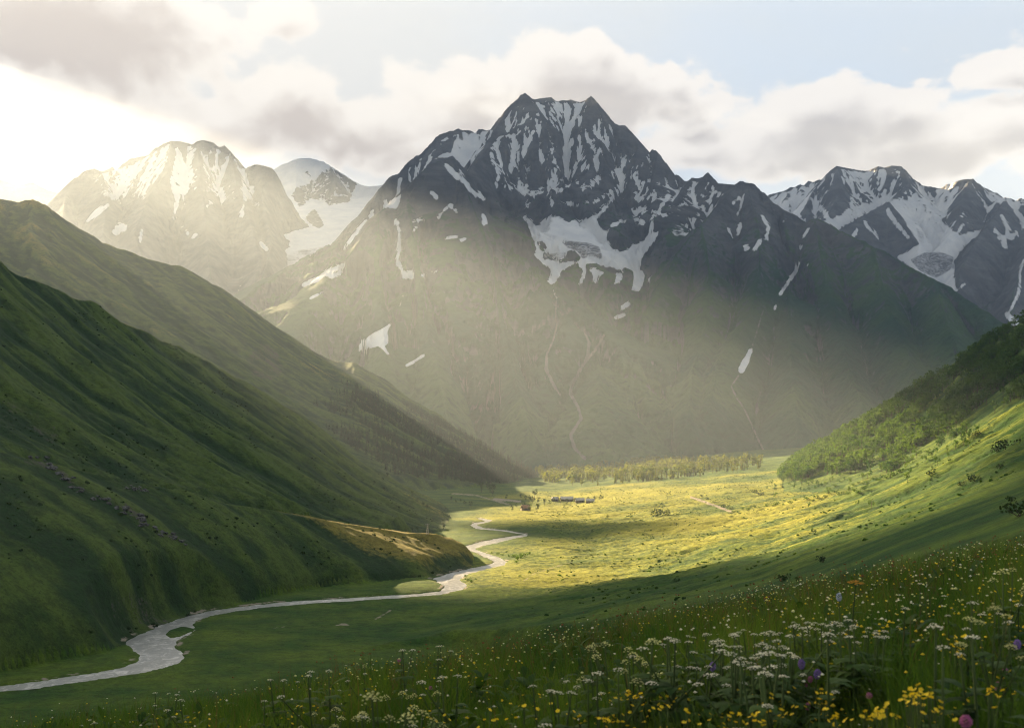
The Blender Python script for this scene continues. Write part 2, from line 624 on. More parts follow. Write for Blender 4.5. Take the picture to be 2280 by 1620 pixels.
LAYERS = {
    # crest, foot (px, py, Y), front profile power, back slope
    'low_hill': dict(
        crest=[(-900, 760, 380), (-400, 900, 420), (0, 1002, 480), (80, 1022, 490), (200, 1050, 515), (300, 1072, 535), (420, 1102, 560), (550, 1127, 590), (700, 1156, 625),
               (760, 1166, 645), (850, 1177, 665), (940, 1190, 685), (1000, 1202, 700), (1030, 1216, 706), (1046, 1237, 700), (1062, 1262, 690), (1090, 1320, 680), (1300, 1500, 640)],
        foot=[(-900, 1700, 230), (-400, 1590, 290), (0, 1490, 350), (250, 1455, 385), (330, 1405, 425), (420, 1368, 465), (560, 1340, 515), (700, 1300, 565), (760, 1288, 580), (850, 1283, 592), (940, 1278, 607), (1000, 1266, 632), (1046, 1262, 660), (1090, 1325, 660), (1300, 1505, 600)],
        pw=0.62, back=0.10),
    'left_hill': dict(
        crest=[(-1500, -420, 560), (-900, -140, 620), (-600, 20, 690), (-420, 130, 746), (-250, 300, 799), (-120, 470, 840), (0, 587, 900), (50, 615, 923), (115, 637, 953), (160, 662, 974), (220, 695, 1002), (260, 712, 1021), (310, 735, 1045),
               (350, 758, 1067), (400, 780, 1095), (450, 802, 1122), (500, 830, 1150), (560, 857, 1167), (620, 892, 1184), (680, 930, 1201), (700, 945, 1206), (750, 988, 1220), (800, 1030, 1235), (850, 1062, 1244),
               (900, 1090, 1254), (960, 1117, 1266), (1030, 1152, 1280), (1080, 1180, 1281), (1200, 1260, 1285)],
        foot=[(-1500, 600, 380), (-900, 700, 420), (-400, 870, 500), (0, 985, 580), (300, 1060, 650), (500, 1105, 700), (700, 1150, 770), (850, 1170, 830), (1000, 1180, 960), (1080, 1190, 1050), (1200, 1270, 1050)],
        pw=1.15, back=0.32),
    'far_left_hill': dict(
        crest=[(-1500, 0, 1900), (-900, 160, 2050), (-500, 290, 2250), (-200, 392, 2420), (0, 442, 2500), (50, 450, 2505), (70, 449, 2508), (115, 464, 2515), (135, 482, 2520), (170, 505, 2525), (215, 528, 2530), (225, 538, 2535), (260, 553, 2540), (300, 568, 2545),
               (345, 582, 2555), (410, 600, 2560), (450, 618, 2570), (500, 645, 2580), (540, 672, 2585), (580, 700, 2590), (620, 730, 2590), (660, 752, 2590), (700, 780, 2585), (745, 802, 2580), (800, 813, 2570), (850, 840, 2560),
               (900, 880, 2540), (950, 912, 2520), (1000, 942, 2490), (1060, 985, 2450), (1120, 1022, 2410), (1170, 1047, 2370), (1215, 1070, 2340), (1300, 1110, 2300), (1500, 1200, 2300)],
        foot=[(-1500, 760, 1150), (0, 900, 1300), (500, 990, 1500), (860, 1055, 1720), (960, 1073, 1800), (1100, 1084, 1900), (1215, 1090, 2000), (1300, 1120, 2050), (1500, 1210, 2050)],
        pw=1.25, back=0.42),
    'forest_hill': dict(
        crest=[(1380, 1180, 1900), (1560, 1125, 1850), (1640, 1098, 1800), (1680, 1078, 1760), (1710, 1062, 1740), (1755, 1036, 1700), (1800, 1010, 1665), (1850, 985, 1630), (1900, 950, 1590), (1950, 925, 1560), (2000, 895, 1530), (2050, 862, 1500),
               (2100, 830, 1470), (2150, 790, 1440), (2200, 760, 1405), (2240, 737, 1375), (2280, 715, 1350), (2500, 585, 1260), (2900, 340, 1150), (3400, 50, 1050)],
        foot=[(1380, 1200, 1250), (1560, 1150, 1250), (1710, 1110, 1200), (1850, 1085, 1130), (2000, 1060, 1060), (2280, 940, 960), (2900, 700, 820), (3400, 500, 800)],
        pw=1.15, back=0.35),
    'right_hill': dict(
        crest=[(1300, 1230, 1200), (1500, 1160, 1130), (1650, 1130, 1090), (1800, 1104, 1050), (1900, 1086, 1010), (1960, 1066, 985), (2000, 1046, 965), (2100, 995, 915), (2200, 940, 860), (2280, 900, 820), (2500, 790, 730), (2900, 560, 600), (3400, 300, 520)],
        foot=[(1300, 1330, 560), (1500, 1262, 600), (1700, 1210, 620), (1900, 1166, 570), (2100, 1110, 510), (2280, 1055, 450), (2900, 860, 340), (3400, 700, 300)],
        pw=1.25, back=0.12, toe=0.06),
    'near_right_hill': dict(
        crest=[(700, 1420, 520), (900, 1362, 530), (1000, 1343, 545), (1300, 1306, 545), (1500, 1284, 522), (1700, 1243, 482), (1800, 1212, 465), (1900, 1182, 448), (2000, 1148, 432), (2100, 1110, 415), (2200, 1078, 395), (2280, 1050, 378), (2500, 970, 340), (2900, 830, 280), (3400, 650, 240)],
        foot=[(700, 1460, 380), (1000, 1410, 400), (1300, 1392, 340), (1700, 1325, 250), (2000, 1250, 180), (2280, 1190, 140), (2900, 1000, 90), (3400, 850, 80)],
        pw=1.0, back=0.25),
}
LAYER_ORDER = ['valley_floor', 'meadow_slope', 'low_hill', 'left_hill', 'far_left_hill', 'forest_hill', 'right_hill', 'near_right_hill']


def meadow_z(X, Y):
    yc = 16.0
    c = 1.75 / yc ** 2
    u = X / np.maximum(Y, 0.5)
    Yk = 62.0
    yy = np.minimum(Y, Yk)
    z = -1.75 + 0.012 * yy - c * yy * yy - (Y - yy) * (2 * c * Yk - 0.01)
    z = z + np.where(X > 0, 0.20, 0.165) * X * smooth(-Y, -120, -25) + np.where(X > 0, 0.20, 0.165) * X * (1 - smooth(-Y, -120, -25)) * 0.35
    return z


def height(U, Y):
    """base height and the layer that shows; U, Y are 2-D with columns of constant u"""
    u = U[0]
    X = U * Y
    z = RIVER_Z + 0.9 + 0.095 * np.maximum(0, X - 40 - 0.02 * Y) * smooth(Y, 250, 500)
    z = z + 0.010 * np.maximum(0, Y - 1300)
    z = z + 1.3 * fbm(X / 120, Y / 160, 4, 3) * smooth(Y, 300, 900)
    lay = np.zeros(z.shape, np.int8)
    zm = meadow_z(X, Y)
    lay[zm > z] = 1
    z = softmax2(zm, z, 1.0)
    for i, nm in enumerate(LAYER_ORDER[2:], 2):
        L = LAYERS[nm]
        yc, zc = curve(u, L['crest'])
        yf, zf = curve(u, L['foot'])
        yc, zc, yf, zf = yc[None], zc[None], yf[None], zf[None]
        t = (Y - yf) / np.maximum(yc - yf, 1.0)
        tt = np.clip(t, 0, 1)
        pw = L['pw']
        zz = zf + (zc - zf) * tt ** pw
        zz = np.where(t < 0, zf + t * (yc - yf) * L.get('toe', 0.5), zz)
        over = np.maximum(0, Y - yc)
        rnd = 0.012 * yc                                     # rounded crest
        zz = zz - np.where(over > 0, L['back'] * (np.sqrt(over ** 2 + rnd ** 2) - rnd), 0) - np.where(over > 0, -zc / yc * over * 0.0, 0)
        lay[zz > z] = i
        z = softmax2(zz, z, np.clip(0.004 * Y, 1.0, 6.0))
    return X, z, lay


NC = 1100
u_near = np.linspace(-0.80, 0.66, NC)
yrows = np.concatenate([np.geomspace(2.2, 60, 90), np.geomspace(61, 330, 80)[1:], np.linspace(332, 1300, 420), np.linspace(1304, 2900, 230)])
U, Yg = np.meshgrid(u_near, yrows)
Xg, Zg, lay = height(U, Yg)
gx, gy = grid_gradient(u_near, Yg, Zg)
px, py = project(Xg, Yg, Zg)
far = smooth(Yg, 120, 420)
flat = 1 - smooth(np.hypot(gx, gy), 0.05, 0.25)
hillw = np.where(lay >= 2, 1.0, 0.0)
er = erosion(Xg, Yg, gx, gy, 130.0, 5, 0.030, 11, 0.45, 0.52)
erf = erosion(Xg, Yg, gx, gy, 34.0, 3, 0.030, 17, 0.45, 0.55)
er2 = fbm(Xg / 60, Yg / 60, 5, 5)
er3 = fbm(Xg / 9, Yg / 9, 3, 9)
amp = np.where(lay == 4, 1.6, np.where(lay == 3, 1.5, np.where(lay == 2, 0.8, 0.7)))
Zg = Zg + far * hillw * (amp * er + 0.8 * erf) * smooth(Yg, 250, 800) + far * (0.9 * er2 * (0.35 + 0.65 * hillw) + 0.22 * er3)
mound = fbm(Xg / 75 + 3.1, Yg / 95, 4, 41, 0.55)
Zg = Zg + far * 2.3 * mound * np.isin(lay, (0, 6)) * smooth(Xg, 0, 70) * smooth(Yg, 420, 560) * (1 - smooth(Yg, 1700, 2100))
# little terraces and cattle steps on the valley side
ter = fbm(Xg / 45, Yg / 14, 4, 21, ridged=True)
Zg = Zg + far * np.where((lay == 0) | (lay == 6) | (lay == 7), 1.0, 0.3) * np.maximum(ter, 0) * smooth(Xg, -80, 60)
# near meadow unevenness
mdw = 1 - smooth(Yg, 40, 120)
Zg = Zg + mdw * (0.10 * fbm(Xg / 2.2, Yg / 2.2, 3, 31) + 0.03 * fbm(Xg / 0.5, Yg / 0.5, 2, 33)) * smooth(Yg, 2, 6)
# river bed
sel = (Yg > 290) & (Yg < 1180) & (np.abs(Xg) < 240) & (lay != 1)
xs, ys = Xg[sel], Yg[sel]
sd = signed_dist(xs, ys, riv)
si = signed_dist(xs, ys, isl)
zz = Zg[sel]
wob = 1.2 * vnoise(xs / 7, ys / 7, 77)
sdw = sd + wob
bank = RIVER_Z + 0.35 + 0.5 * smooth(sdw, 0.0, 4.0)
zz = np.where(sdw < 14, bank + (np.maximum(zz, RIVER_Z + 0.5) - bank) * smooth(sdw, 1.0, 14.0), np.maximum(zz, RIVER_Z + 0.5))
bed = RIVER_Z - 0.9
zz = np.where(sdw < 0, np.maximum(bed, RIVER_Z + 0.35 + sdw * 0.8), zz)
grav = np.zeros_like(Zg)
grav[sel] = 0.62 * (1 - smooth(np.abs(sdw - 0.8), 0.4, 2.6)) * np.clip(0.5 + 1.3 * vnoise(xs / 14, ys / 14, 78), 0, 1)
zz = np.where(si < 0.5, np.maximum(zz, RIVER_Z + np.clip(-si * 0.3, -0.5, 0.55)), zz)
Zg[sel] = zz
# masks drawn from the photograph: bare rock, screes, tracks
r_rock = np.zeros((RH, RW), np.float32)
for pts, w in [([(60, 1025), (130, 1045), (165, 1085), (210, 1100), (260, 1125), (305, 1145), (318, 1170)], 16), ([(318, 1165), (360, 1190), (410, 1205)], 12),
               ([(275, 1085), (330, 1095)], 8)]:
    stroke_mask(r_rock, pts, w, 0.6)
poly_mask(r_rock, [(240, 1330), (290, 1305), (340, 1330), (390, 1390), (330, 1405), (290, 1420), (255, 1400)], 0.52)
poly_mask(r_rock, [(545, 800), (585, 745), (620, 780), (640, 830), (610, 850), (560, 840)], 0.55)
poly_mask(r_rock, [(0, 880), (60, 900), (140, 960), (130, 990), (60, 985), (0, 960)], 0.5)
r_rock = blur(r_rock, 6)
r_path = np.zeros((RH, RW), np.float32)
stroke_mask(r_path, [(1538, 1106), (1570, 1117), (1600, 1128), (1628, 1139)], 3.5, 0.75)
stroke_mask(r_path, [(1165, 1293), (1190, 1276), (1230, 1263), (1275, 1250)], 2.2, 0.65)
stroke_mask(r_path, [(748, 1392), (760, 1389), (778, 1391)], 3, 0.7)
stroke_mask(r_path, [(835, 1378), (870, 1358)], 3, 0.7)
stroke_mask(r_path, [(605, 1398), (635, 1395)], 2.5, 0.6)
stroke_mask(r_path, [(1100, 1110), (1160, 1116)], 3, 0.8)
stroke_mask(r_path, [(1005, 1098), (1060, 1102), (1140, 1125)], 2.5, 0.7)
r_path = blur(r_path, 1)
px, py = project(Xg, Yg, Zg)
vis = (Yg > 200)
a_rock = sample(r_rock, px, py) * vis
a_path = np.maximum(sample(r_path, px, py) * vis, grav)
a_dry_lit = np.zeros_like(Zg)
a_dry_lit += 0.75 * smooth(Xg, -140, 40) * smooth(Yg, 430, 600) * (1 - smooth(Yg, 1500, 2000)) * np.where(lay == 5, 0.3, 1.0) * (1 - 0.8 * smooth(px, 1750, 2080))  # dry grass, with sunlit gold painted in over the lit valley band
a_dry_lit += np.where(lay == 2, 0.10 + 0.75 * smooth(Yg, 590, 650) * smooth(Zg, -66, -58), 0.0)  # knoll top also painted golden where the sun strikes it
a_dry_lit += np.where(lay == 4, 0.15 + 0.3 * (1 - smooth(px, 100, 700)), 0.0)

M_floor = grass_material('valley_grass', (0.022, 0.070, 0.006), (0.085, 0.135, 0.010), (0.24, 0.245, 0.026), 0.6)  # last colour is dry grass brightened towards its sunlit gold
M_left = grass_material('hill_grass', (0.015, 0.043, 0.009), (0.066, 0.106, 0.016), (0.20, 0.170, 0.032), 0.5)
M_meadow = grass_material('meadow_ground', (0.012, 0.022, 0.008), (0.03, 0.045, 0.012), (0.05, 0.045, 0.02), 0.4, 6.0, bumpd=0.5)
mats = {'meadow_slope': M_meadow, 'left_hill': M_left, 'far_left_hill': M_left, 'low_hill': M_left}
dom = lay[:-1, :-1]
a_rib = hillw * (er / 4.0 + erf / 1.2)
attrs = {'rock': a_rock, 'path': a_path, 'dry_lit': a_dry_lit, 'rib': a_rib}
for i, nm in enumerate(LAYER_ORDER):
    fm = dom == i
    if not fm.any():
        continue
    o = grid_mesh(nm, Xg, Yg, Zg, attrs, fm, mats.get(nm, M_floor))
    tag(o, kind='structure')

# look-up of the finished near ground
_zu = u_near
def ground(x, y):
    u = np.atleast_1d(np.asarray(x, float) / np.asarray(y, float))
    yy = np.atleast_1d(np.asarray(y, float))
    ci = np.clip((u - u_near[0]) / (u_near[1] - u_near[0]), 0, NC - 1.001)
    ri = np.interp(yy, yrows, np.arange(len(yrows)))
    ri = np.clip(ri, 0, len(yrows) - 1.001)
    c0, r0 = ci.astype(int), ri.astype(int)
    fc, fr = ci - c0, ri - r0
    return (Zg[r0, c0] * (1 - fc) + Zg[r0, c0 + 1] * fc) * (1 - fr) + (Zg[r0 + 1, c0] * (1 - fc) + Zg[r0 + 1, c0 + 1] * fc) * fr


# ------------------------------------------------------------------ mountains: ridge skeletons in space, flanks falling from them, gullies worn into the flanks
def ridge_height(X, Y, ridges, base):
    X = X.astype(np.float32)
    Y = Y.astype(np.float32)
    best = base.astype(np.float32)
    top = np.full(X.shape, -1e9, np.float32)
    for pts, (s0, d0, s1) in ridges:
        P3 = [w3(*p) for p in pts]
        for A, B in zip(P3[:-1], P3[1:]):
            dx, dy = B[0] - A[0], B[1] - A[1]
            L2 = dx * dx + dy * dy + 1e-6
            t = np.clip(((X - A[0]) * dx + (Y - A[1]) * dy) / L2, 0, 1)
            d = np.hypot(X - A[0] - t * dx, Y - A[1] - t * dy)
            zr = A[2] + t * (B[2] - A[2])
            h = zr - s0 * np.minimum(d, d0) - s1 * np.maximum(d - d0, 0)
            top = np.where(h > best, zr, top)
            best = np.maximum(best, h)
    return best, top


def blur2(a, n):
    for _ in range(n):
        a = (np.pad(a, ((2, 2), (0, 0)), mode='edge')[:-4] + np.pad(a, ((2, 2), (0, 0)), mode='edge')[4:] + a) / 3
        a = (np.pad(a, ((0, 0), (2, 2)), mode='edge')[:, :-4] + np.pad(a, ((0, 0), (2, 2)), mode='edge')[:, 4:] + a) / 3
    return a


def build_mountain(name, u0, u1, nc, rows, ridges, basefn, snow_r, ice_r, scree_r, mat, wl=620.0, es=0.085, seed=1, alt0=900.0, alt1=1500.0, gully=0.5, lay0=0.0):
    u = np.linspace(u0, u1, nc)
    U, Y = np.meshgrid(u, rows)
    X = U * Y
    wx = 60 * vnoise(X / 520, Y / 520, seed + 100) + 22 * vnoise(X / 170, Y / 170, seed + 101)
    wy = 60 * vnoise(X / 520, Y / 520, seed + 102) + 22 * vnoise(X / 170, Y / 170, seed + 103)
    base = basefn(X, Y)
    Z0, top0 = ridge_height(X, Y, ridges, base)
    Zw, top = ridge_height(X + wx, Y + wy, ridges, base)
    dep = np.clip(top0 - Z0, 0, 1e4)
    kk = smooth(dep, 15, 190)                      # stay on the traced crest, wander below it
    Z = Z0 * (1 - kk) + Zw * kk
    Z = Z.astype(np.float64)
    Zs = blur2(Z, 2)
    Z = Z * (1 - 0.6 * kk) + Zs * 0.6 * kk
    gx, gy = grid_gradient(u, Y, blur2(Z, 3))
    e = erosion(X, Y, gx, gy, wl, 6, es, seed + 3, 0.7, 0.58)
    rn = fbm(X / 330, Y / 330, 6, seed + 7, 0.52, ridged=True)
    fn = fbm(X / 42, Y / 42, 4, seed + 9, 0.55, ridged=True)
    w = 0.10 + 0.90 * smooth(dep, 0, 260)
    st = smooth(np.hypot(gx, gy), 0.12, 0.6)
    e = e - 0.55 * wl * es
    Z = Z + w * st * (e * 1.0 + 20 * (rn - 0.6)) + (0.35 + 0.65 * w) * st * 10.0 * (fn - 0.5)
    Z = np.minimum(Z, Z0 + 6)
    px, py = project(X, Y, Z)
    conc = (blur2(Z, 8) - Z)
    gx2, gy2 = grid_gradient(u, Y, blur2(Z, 1))
    slope = np.hypot(gx2, gy2)
    s = sample(snow_r, px, py)
    wig = fbm(X / 130, Y / 130, 4, seed + 12)
    alt = smooth(Z + 160 * wig, alt0, alt1)
    concf = blur2(Z, 3) - Z
    s = s + smooth(Z, 300, 900) * (0.30 * np.clip(concf / 5.0, -0.8, 0.8) + 0.16 * fbm(X / 24, Y / 24, 3, seed + 15)) * np.clip(s * 3.0, 0.0, 1.0)
    s = s + alt * (gully * np.clip(conc / 14.0, -0.7, 0.9) + 0.30 * np.clip(concf / 4.0, -0.6, 0.8) + 0.22 * (0.9 - slope)) * 0.9
    ice = sample(ice_r, px, py)
    scr = sample(scree_r, px, py)
    o = grid_mesh(name, X, Y, Z, {'snow': s, 'ice': ice, 'scree': scr, 'gul': np.clip(concf / 5.0, -1, 1) + 0.5 * np.clip(conc / 14.0, -1, 1)}, None, mat)
    tag(o, kind='structure')
    return X, Y, Z, px, py


def R():
    return np.zeros((RH, RW), np.float32)



# ------------------------------------------------------------------ unseen cloud added towards the sun, cut to cast the shade and lit gaps
LIT = [[(1035, 1310), (1000, 1290), (965, 1280), (1080, 1228), (1250, 1214), (1500, 1188), (1690, 1150), (1560, 1152), (1340, 1146), (1380, 1135), (1290, 1108), (1200, 1085), (1190, 1000), (1300, 1015), (1600, 1050), (1700, 1045), (1790, 1000), (1900, 940),
        (2000, 920), (2080, 960), (2110, 1000), (2200, 945), (2290, 903), (2290, 925), (2180, 990), (2120, 1050), (2060, 1120), (2010, 1165), (1900, 1198), (1800, 1222), (1640, 1245), (1500, 1264), (1300, 1286), (1130, 1295)],
       [(745, 1158), (1000, 1190), (1012, 1206), (940, 1218), (870, 1216), (800, 1196)]]
SHADE_CLOUD_Z = 3100.0


def shade_cloud(name, lx, ly, lz, sx, sy, sz, zc, cell, umax, seed, nb=4, far_n=60, thick=1.0, namp=0.22, soft=2, litw=1.4, keep=None, thin=None):
    """an added out-of-view cloud sheet at height zc: there where the sun would otherwise reach the points s, open where it reaches the points l"""
    def proj(x, y, z):
        k = (zc - z) / sdir.z
        return x + k * sdir.x, y + k * sdir.y
    lx, ly = proj(lx, ly, lz)
    sx, sy = proj(sx, sy, sz)
    x0, x1, y0, y1 = sx.min() - 35 * cell, sx.max() + 20 * cell, sy.min() - 35 * cell, sy.max() + 20 * cell
    nx, ny = int((x1 - x0) / cell), int((y1 - y0) / cell)
    def rast(x, y):
        a = np.zeros((ny, nx))
        k = (x > x0) & (x < x1) & (y > y0) & (y < y1)
        ix, iy = ((x[k] - x0) / cell).astype(int), ((y[k] - y0) / cell).astype(int)
        a[np.clip(iy, 0, ny - 1), np.clip(ix, 0, nx - 1)] = 1.0
        return a
    lit = rast(lx, ly)
    sh = rast(sx, sy) * (lit < 0.5)
    bs, bl = blur(sh, nb), blur(lit, nb)
    f = (bs - litw * bl) / (bs + bl + 1e-4)
    ws, wl = blur(sh, far_n), blur(lit, far_n)
    yy, xx = np.mgrid[0:ny, 0:nx]
    cx, cy = x0 + (xx + 0.5) * cell, y0 + (yy + 0.5) * cell
    f = f + namp * fbm(cx / (10 * cell), cy / (10 * cell), 5, seed)
    f = np.where(bs > 0.03, f, -1)
    f = np.where(cx / cy > umax, -1, f)
    f[0] = f[-1] = -1
    f[:, 0] = f[:, -1] = -1
    fs = np.clip(blur(f, 2), 0, 1)
    inside = f > 0
    th = np.sqrt(np.clip(fs, 0.01, 1))
    lump = fbm(cx / (12 * cell), cy / (12 * cell), 5, seed + 2)
    zt = zc + thick * (30 + th * (170 + 120 * lump))
    zb = zc - thick * (10 + th * (45 + 25 * lump))
    q = inside[:-1, :-1] & inside[1:, :-1] & inside[:-1, 1:] & inside[1:, 1:]
    dense = np.clip(blur(np.clip(f, 0, 1), soft) * 1.7, 0, 1)
    if keep is not None:                                   # wide thin edges, but clear over the lit places listed in keep
        D = blur((f > 0).astype(float), 70)
        kx, ky = proj(*keep)
        kr = blur(rast(kx, ky), 5)
        dense = smooth(D + 0.10 * fbm(cx / (9 * cell), cy / (9 * cell), 4, seed + 5), 0.04, 0.52) * (1 - smooth(kr, 0.12, 0.45))
        if thin is not None:                               # a thin veil only
            tx, ty = proj(*thin)
            dense = np.maximum(dense, 0.32 * smooth(blur(rast(tx, ty), 24), 0.02, 0.5) * (1 - smooth(kr, 0.12, 0.45)))
        inside = (dense > 0.02) & (cx / cy < umax)
        inside[0] = inside[-1] = False
        inside[:, 0] = inside[:, -1] = False
    o = grid_mesh(name, cx, cy, zt, {'dense': dense}, q)
    o2 = grid_mesh('shade_cloud_base', cx, cy, zb, {'dense': dense}, q)
    m, T, b = new_mat('shade_cloud_white')
    b.inputs['Base Color'].default_value = (0.85, 0.85, 0.85, 1)
    tr = T.node('ShaderNodeBsdfTransparent')
    mx = T.node('ShaderNodeMixShader')
    T.link(T.attr('dense'), mx.inputs[0])
    T.link(tr.outputs[0], mx.inputs[1])
    T.link(b.outputs[0], mx.inputs[2])
    T.link(mx.outputs[0], [n for n in T.n if n.type == 'OUTPUT_MATERIAL'][0].inputs[0])
    for a in (o, o2):
        a.data.materials.append(m)
    bm = bmesh.new()
    bm.from_mesh(o.data)
    bm.from_mesh(o2.data)
    bmesh.ops.recalc_face_normals(bm, faces=bm.faces)
    bm.to_mesh(o.data)
    bm.free()
    bpy.data.objects.remove(o2)
    tag(o, kind='stuff')
    print(name, cx[inside].min(), cx[inside].max(), 'u max', (cx[inside] / cy[inside]).max())


def valley_shade_clouds():  # out-of-view cloud added to shade the valley around its sunlit areas
    r = R()
    for p in LIT:
        poly_mask(r, p, 1.0)
    litv = sample(r, px, py) > 0.5
    step = (np.arange(Zg.shape[0]) % 2 == 0)[:, None] & (np.arange(Zg.shape[1]) % 2 == 0)[None, :]
    want = litv | (lay == 1) | np.isin(lay, (5, 6)) | ((lay == 7) & ((px > 1045) | (Yg < 440))) | ((lay == 0) & (((Yg < 640) & ((px > 1045) | (Yg < 440))) | (px > 1450) | ((px > 1120) & (Yg < 1010))))
    want = want | ((lay == 2) & (py > 1226) & (px > 650) & (px < 1045) & (Yg > 440)) | ((lay == 0) & (px > 650) & (px < 960) & (Yg > 480) & (Yg < 640))
    ok = step & want & np.isin(lay, (0, 1, 2, 5, 6, 7)) & (Yg > 4) & (Yg < 2300) & (np.abs(Xg / Yg) < 0.6)
    a, b = ok & litv, ok & ~litv
    shade_cloud('shade_cloud', Xg[a], Yg[a], Zg[a], Xg[b], Yg[b], Zg[b], SHADE_CLOUD_Z, 20.0, -0.478, 501, 4, 60, 0.08, 0.12, 1, 1.5)


valley_shade_clouds()

def jag(pts, amp, seed, step=13.0):
    """break a traced crest into small towers and notches"""
    rg = np.random.default_rng(seed)
    out = []
    for a, b in zip(pts[:-1], pts[1:]):
        n = max(1, int(abs(b[0] - a[0]) / step))
        for i in range(n):
            t = i / n
            q = [a[j] + (b[j] - a[j]) * t for j in range(3)]
            if i:
                q[1] += rg.normal(0, 1) * amp
            out.append(tuple(q))
    out.append(pts[-1])
    return out


# ---- main peak
mm_sky = [(600, 880, 3300), (690, 765, 3900), (745, 665, 4700), (778, 588, 5100), (805, 515, 5300), (830, 442, 5500), (875, 390, 5600), (905, 365, 5650), (930, 346, 5700), (960, 325, 5750), (985, 297, 5800), (1000, 291, 5820),
          (1030, 290, 5850), (1095, 286, 5880), (1102, 280, 5880), (1112, 262, 5890), (1130, 241, 5900), (1150, 223, 5900), (1160, 212, 5900), (1168, 206, 5900), (1178, 213, 5920), (1200, 219, 5950), (1215, 217, 5960), (1240, 226, 5980), (1262, 224, 5985), (1290, 227, 5980), (1306, 222, 5960), (1316, 213, 5940),
          (1330, 228, 5920), (1345, 246, 5900), (1358, 262, 5880), (1375, 275, 5860), (1392, 280, 5850), (1402, 302, 5840), (1412, 325, 5830), (1420, 336, 5820), (1438, 345, 5800), (1446, 342, 5790), (1452, 331, 5785), (1464, 335, 5780),
          (1480, 354, 5760), (1490, 368, 5740), (1497, 384, 5720), (1512, 386, 5700), (1526, 399, 5670), (1534, 402, 5650), (1542, 395, 5630), (1556, 396, 5600), (1568, 392, 5560), (1576, 383, 5530), (1588, 394, 5480), (1600, 407, 5430),
          (1625, 409, 5320), (1648, 402, 5220), (1665, 407, 5190), (1690, 421, 5150), (1712, 440, 5110), (1730, 455, 5080), (1745, 467, 5060), (1765, 476, 5040), (1785, 490, 5010), (1794, 496, 4990)]
mm_sky2 = [(1794, 496, 4990), (1803, 489, 4900), (1815, 486, 4860), (1835, 492, 4800), (1865, 510, 4700), (1900, 526, 4600), (1940, 546, 4500), (1985, 571, 4370), (2030, 596, 4240), (2080, 621, 4100), (2130, 651, 3960), (2180, 681, 3830), (2245, 721, 3680), (2330, 780, 3450), (2480, 900, 3050), (2600, 980, 2800)]
MS = (1.25, 420, 0.62)
SP = (1.0, 260, 0.60)
SL = (0.85, 200, 0.55)
mm_ridges = [
    (jag(mm_sky, 5.5, 71, 9.0), MS), (jag(mm_sky2, 2.0, 72), (0.95, 300, 0.6)),
    # left shoulder and the spurs coming down from it
    ([(1095, 300, 5700), (1075, 350, 5450), (1052, 372, 5250), (1037, 384, 5050), (1026, 368, 4800), (1010, 353, 4700), (985, 357, 4660), (960, 366, 4620), (930, 392, 4540), (900, 426, 4450), (870, 452, 4380), (842, 472, 4300), (800, 530, 4150), (760, 590, 4000), (710, 665, 3800), (660, 745, 3500), (600, 840, 3150)], SP),
    ([(1010, 353, 4700), (1040, 430, 4450), (1070, 500, 4200), (1100, 600, 3900), (1120, 720, 3500), (1150, 850, 3100), (1180, 960, 2800)], SP),
    ([(1037, 384, 5050), (1090, 440, 4850), (1140, 500, 4650), (1180, 580, 4400), (1205, 650, 4150), (1190, 740, 3700), (1185, 850, 3250)], SL),
    ([(905, 426, 4450), (925, 560, 4000), (950, 700, 3500), (975, 830, 3100), (1000, 940, 2800)], SL),
    ([(842, 472, 4300), (840, 580, 3950), (850, 700, 3500), (860, 820, 3150)], SL),
    # summit face
    ([(1168, 212, 5900), (1150, 290, 5780), (1135, 320, 5700), (1170, 400, 5520), (1195, 470, 5350)], (1.2, 160, 0.9)),
    ([(1215, 300, 5800), (1250, 380, 5620), (1265, 440, 5450), (1280, 490, 5280)], (1.2, 120, 0.9)),
    ([(1315, 217, 5940), (1318, 290, 5800), (1300, 360, 5650), (1345, 400, 5520), (1350, 440, 5400)], (1.2, 140, 0.9)),
    ([(1392, 280, 5850), (1375, 370, 5650), (1365, 430, 5450), (1345, 470, 5300)], (1.2, 160, 0.9)),
    ([(1464, 335, 5780), (1450, 420, 5500), (1420, 480, 5250), (1395, 520, 5080), (1378, 548, 4980)], (1.1, 160, 0.8)),
    ([(1540, 395, 5630), (1500, 450, 5300), (1470, 500, 5050)], (1.0, 200, 0.7)),
    # right spurs
    ([(1648, 402, 5220), (1600, 455, 4900), (1560, 500, 4700), (1510, 560, 4450), (1470, 630, 4150), (1430, 720, 3780), (1405, 820, 3380), (1395, 920, 3000), (1400, 990, 2750)], SP),
    ([(1560, 500, 4700), (1580, 600, 4250), (1570, 720, 3750), (1540, 840, 3250), (1530, 940, 2900)], SL),
    ([(1665, 407, 5190), (1690, 500, 4700), (1690, 600, 4250), (1670, 700, 3800), (1600, 800, 3350), (1580, 900, 3000)], SL),
    ([(1745, 467, 5060), (1760, 560, 4600), (1755, 660, 4100), (1760, 780, 3500), (1770, 900, 3000), (1780, 980, 2750)], SL),
    ([(1815, 487, 4860), (1840, 620, 4200), (1870, 740, 3700), (1900, 850, 3250), (1930, 930, 2950)], SL),
    ([(1940, 546, 4500), (1980, 680, 3850), (2020, 790, 3400), (2060, 870, 3050)], SL),
    ([(2080, 621, 4100), (2110, 720, 3600), (2140, 800, 3250)], SL),
    # moraine lip under the cirque
    ([(1245, 640, 4400), (1300, 640, 4350), (1360, 650, 4330), (1420, 665, 4250)], (0.55, 200, 0.45)),
    ([(1300, 640, 4350), (1300, 720, 3850), (1330, 800, 3400), (1340, 900, 2950)], (0.5, 250, 0.4)),
]


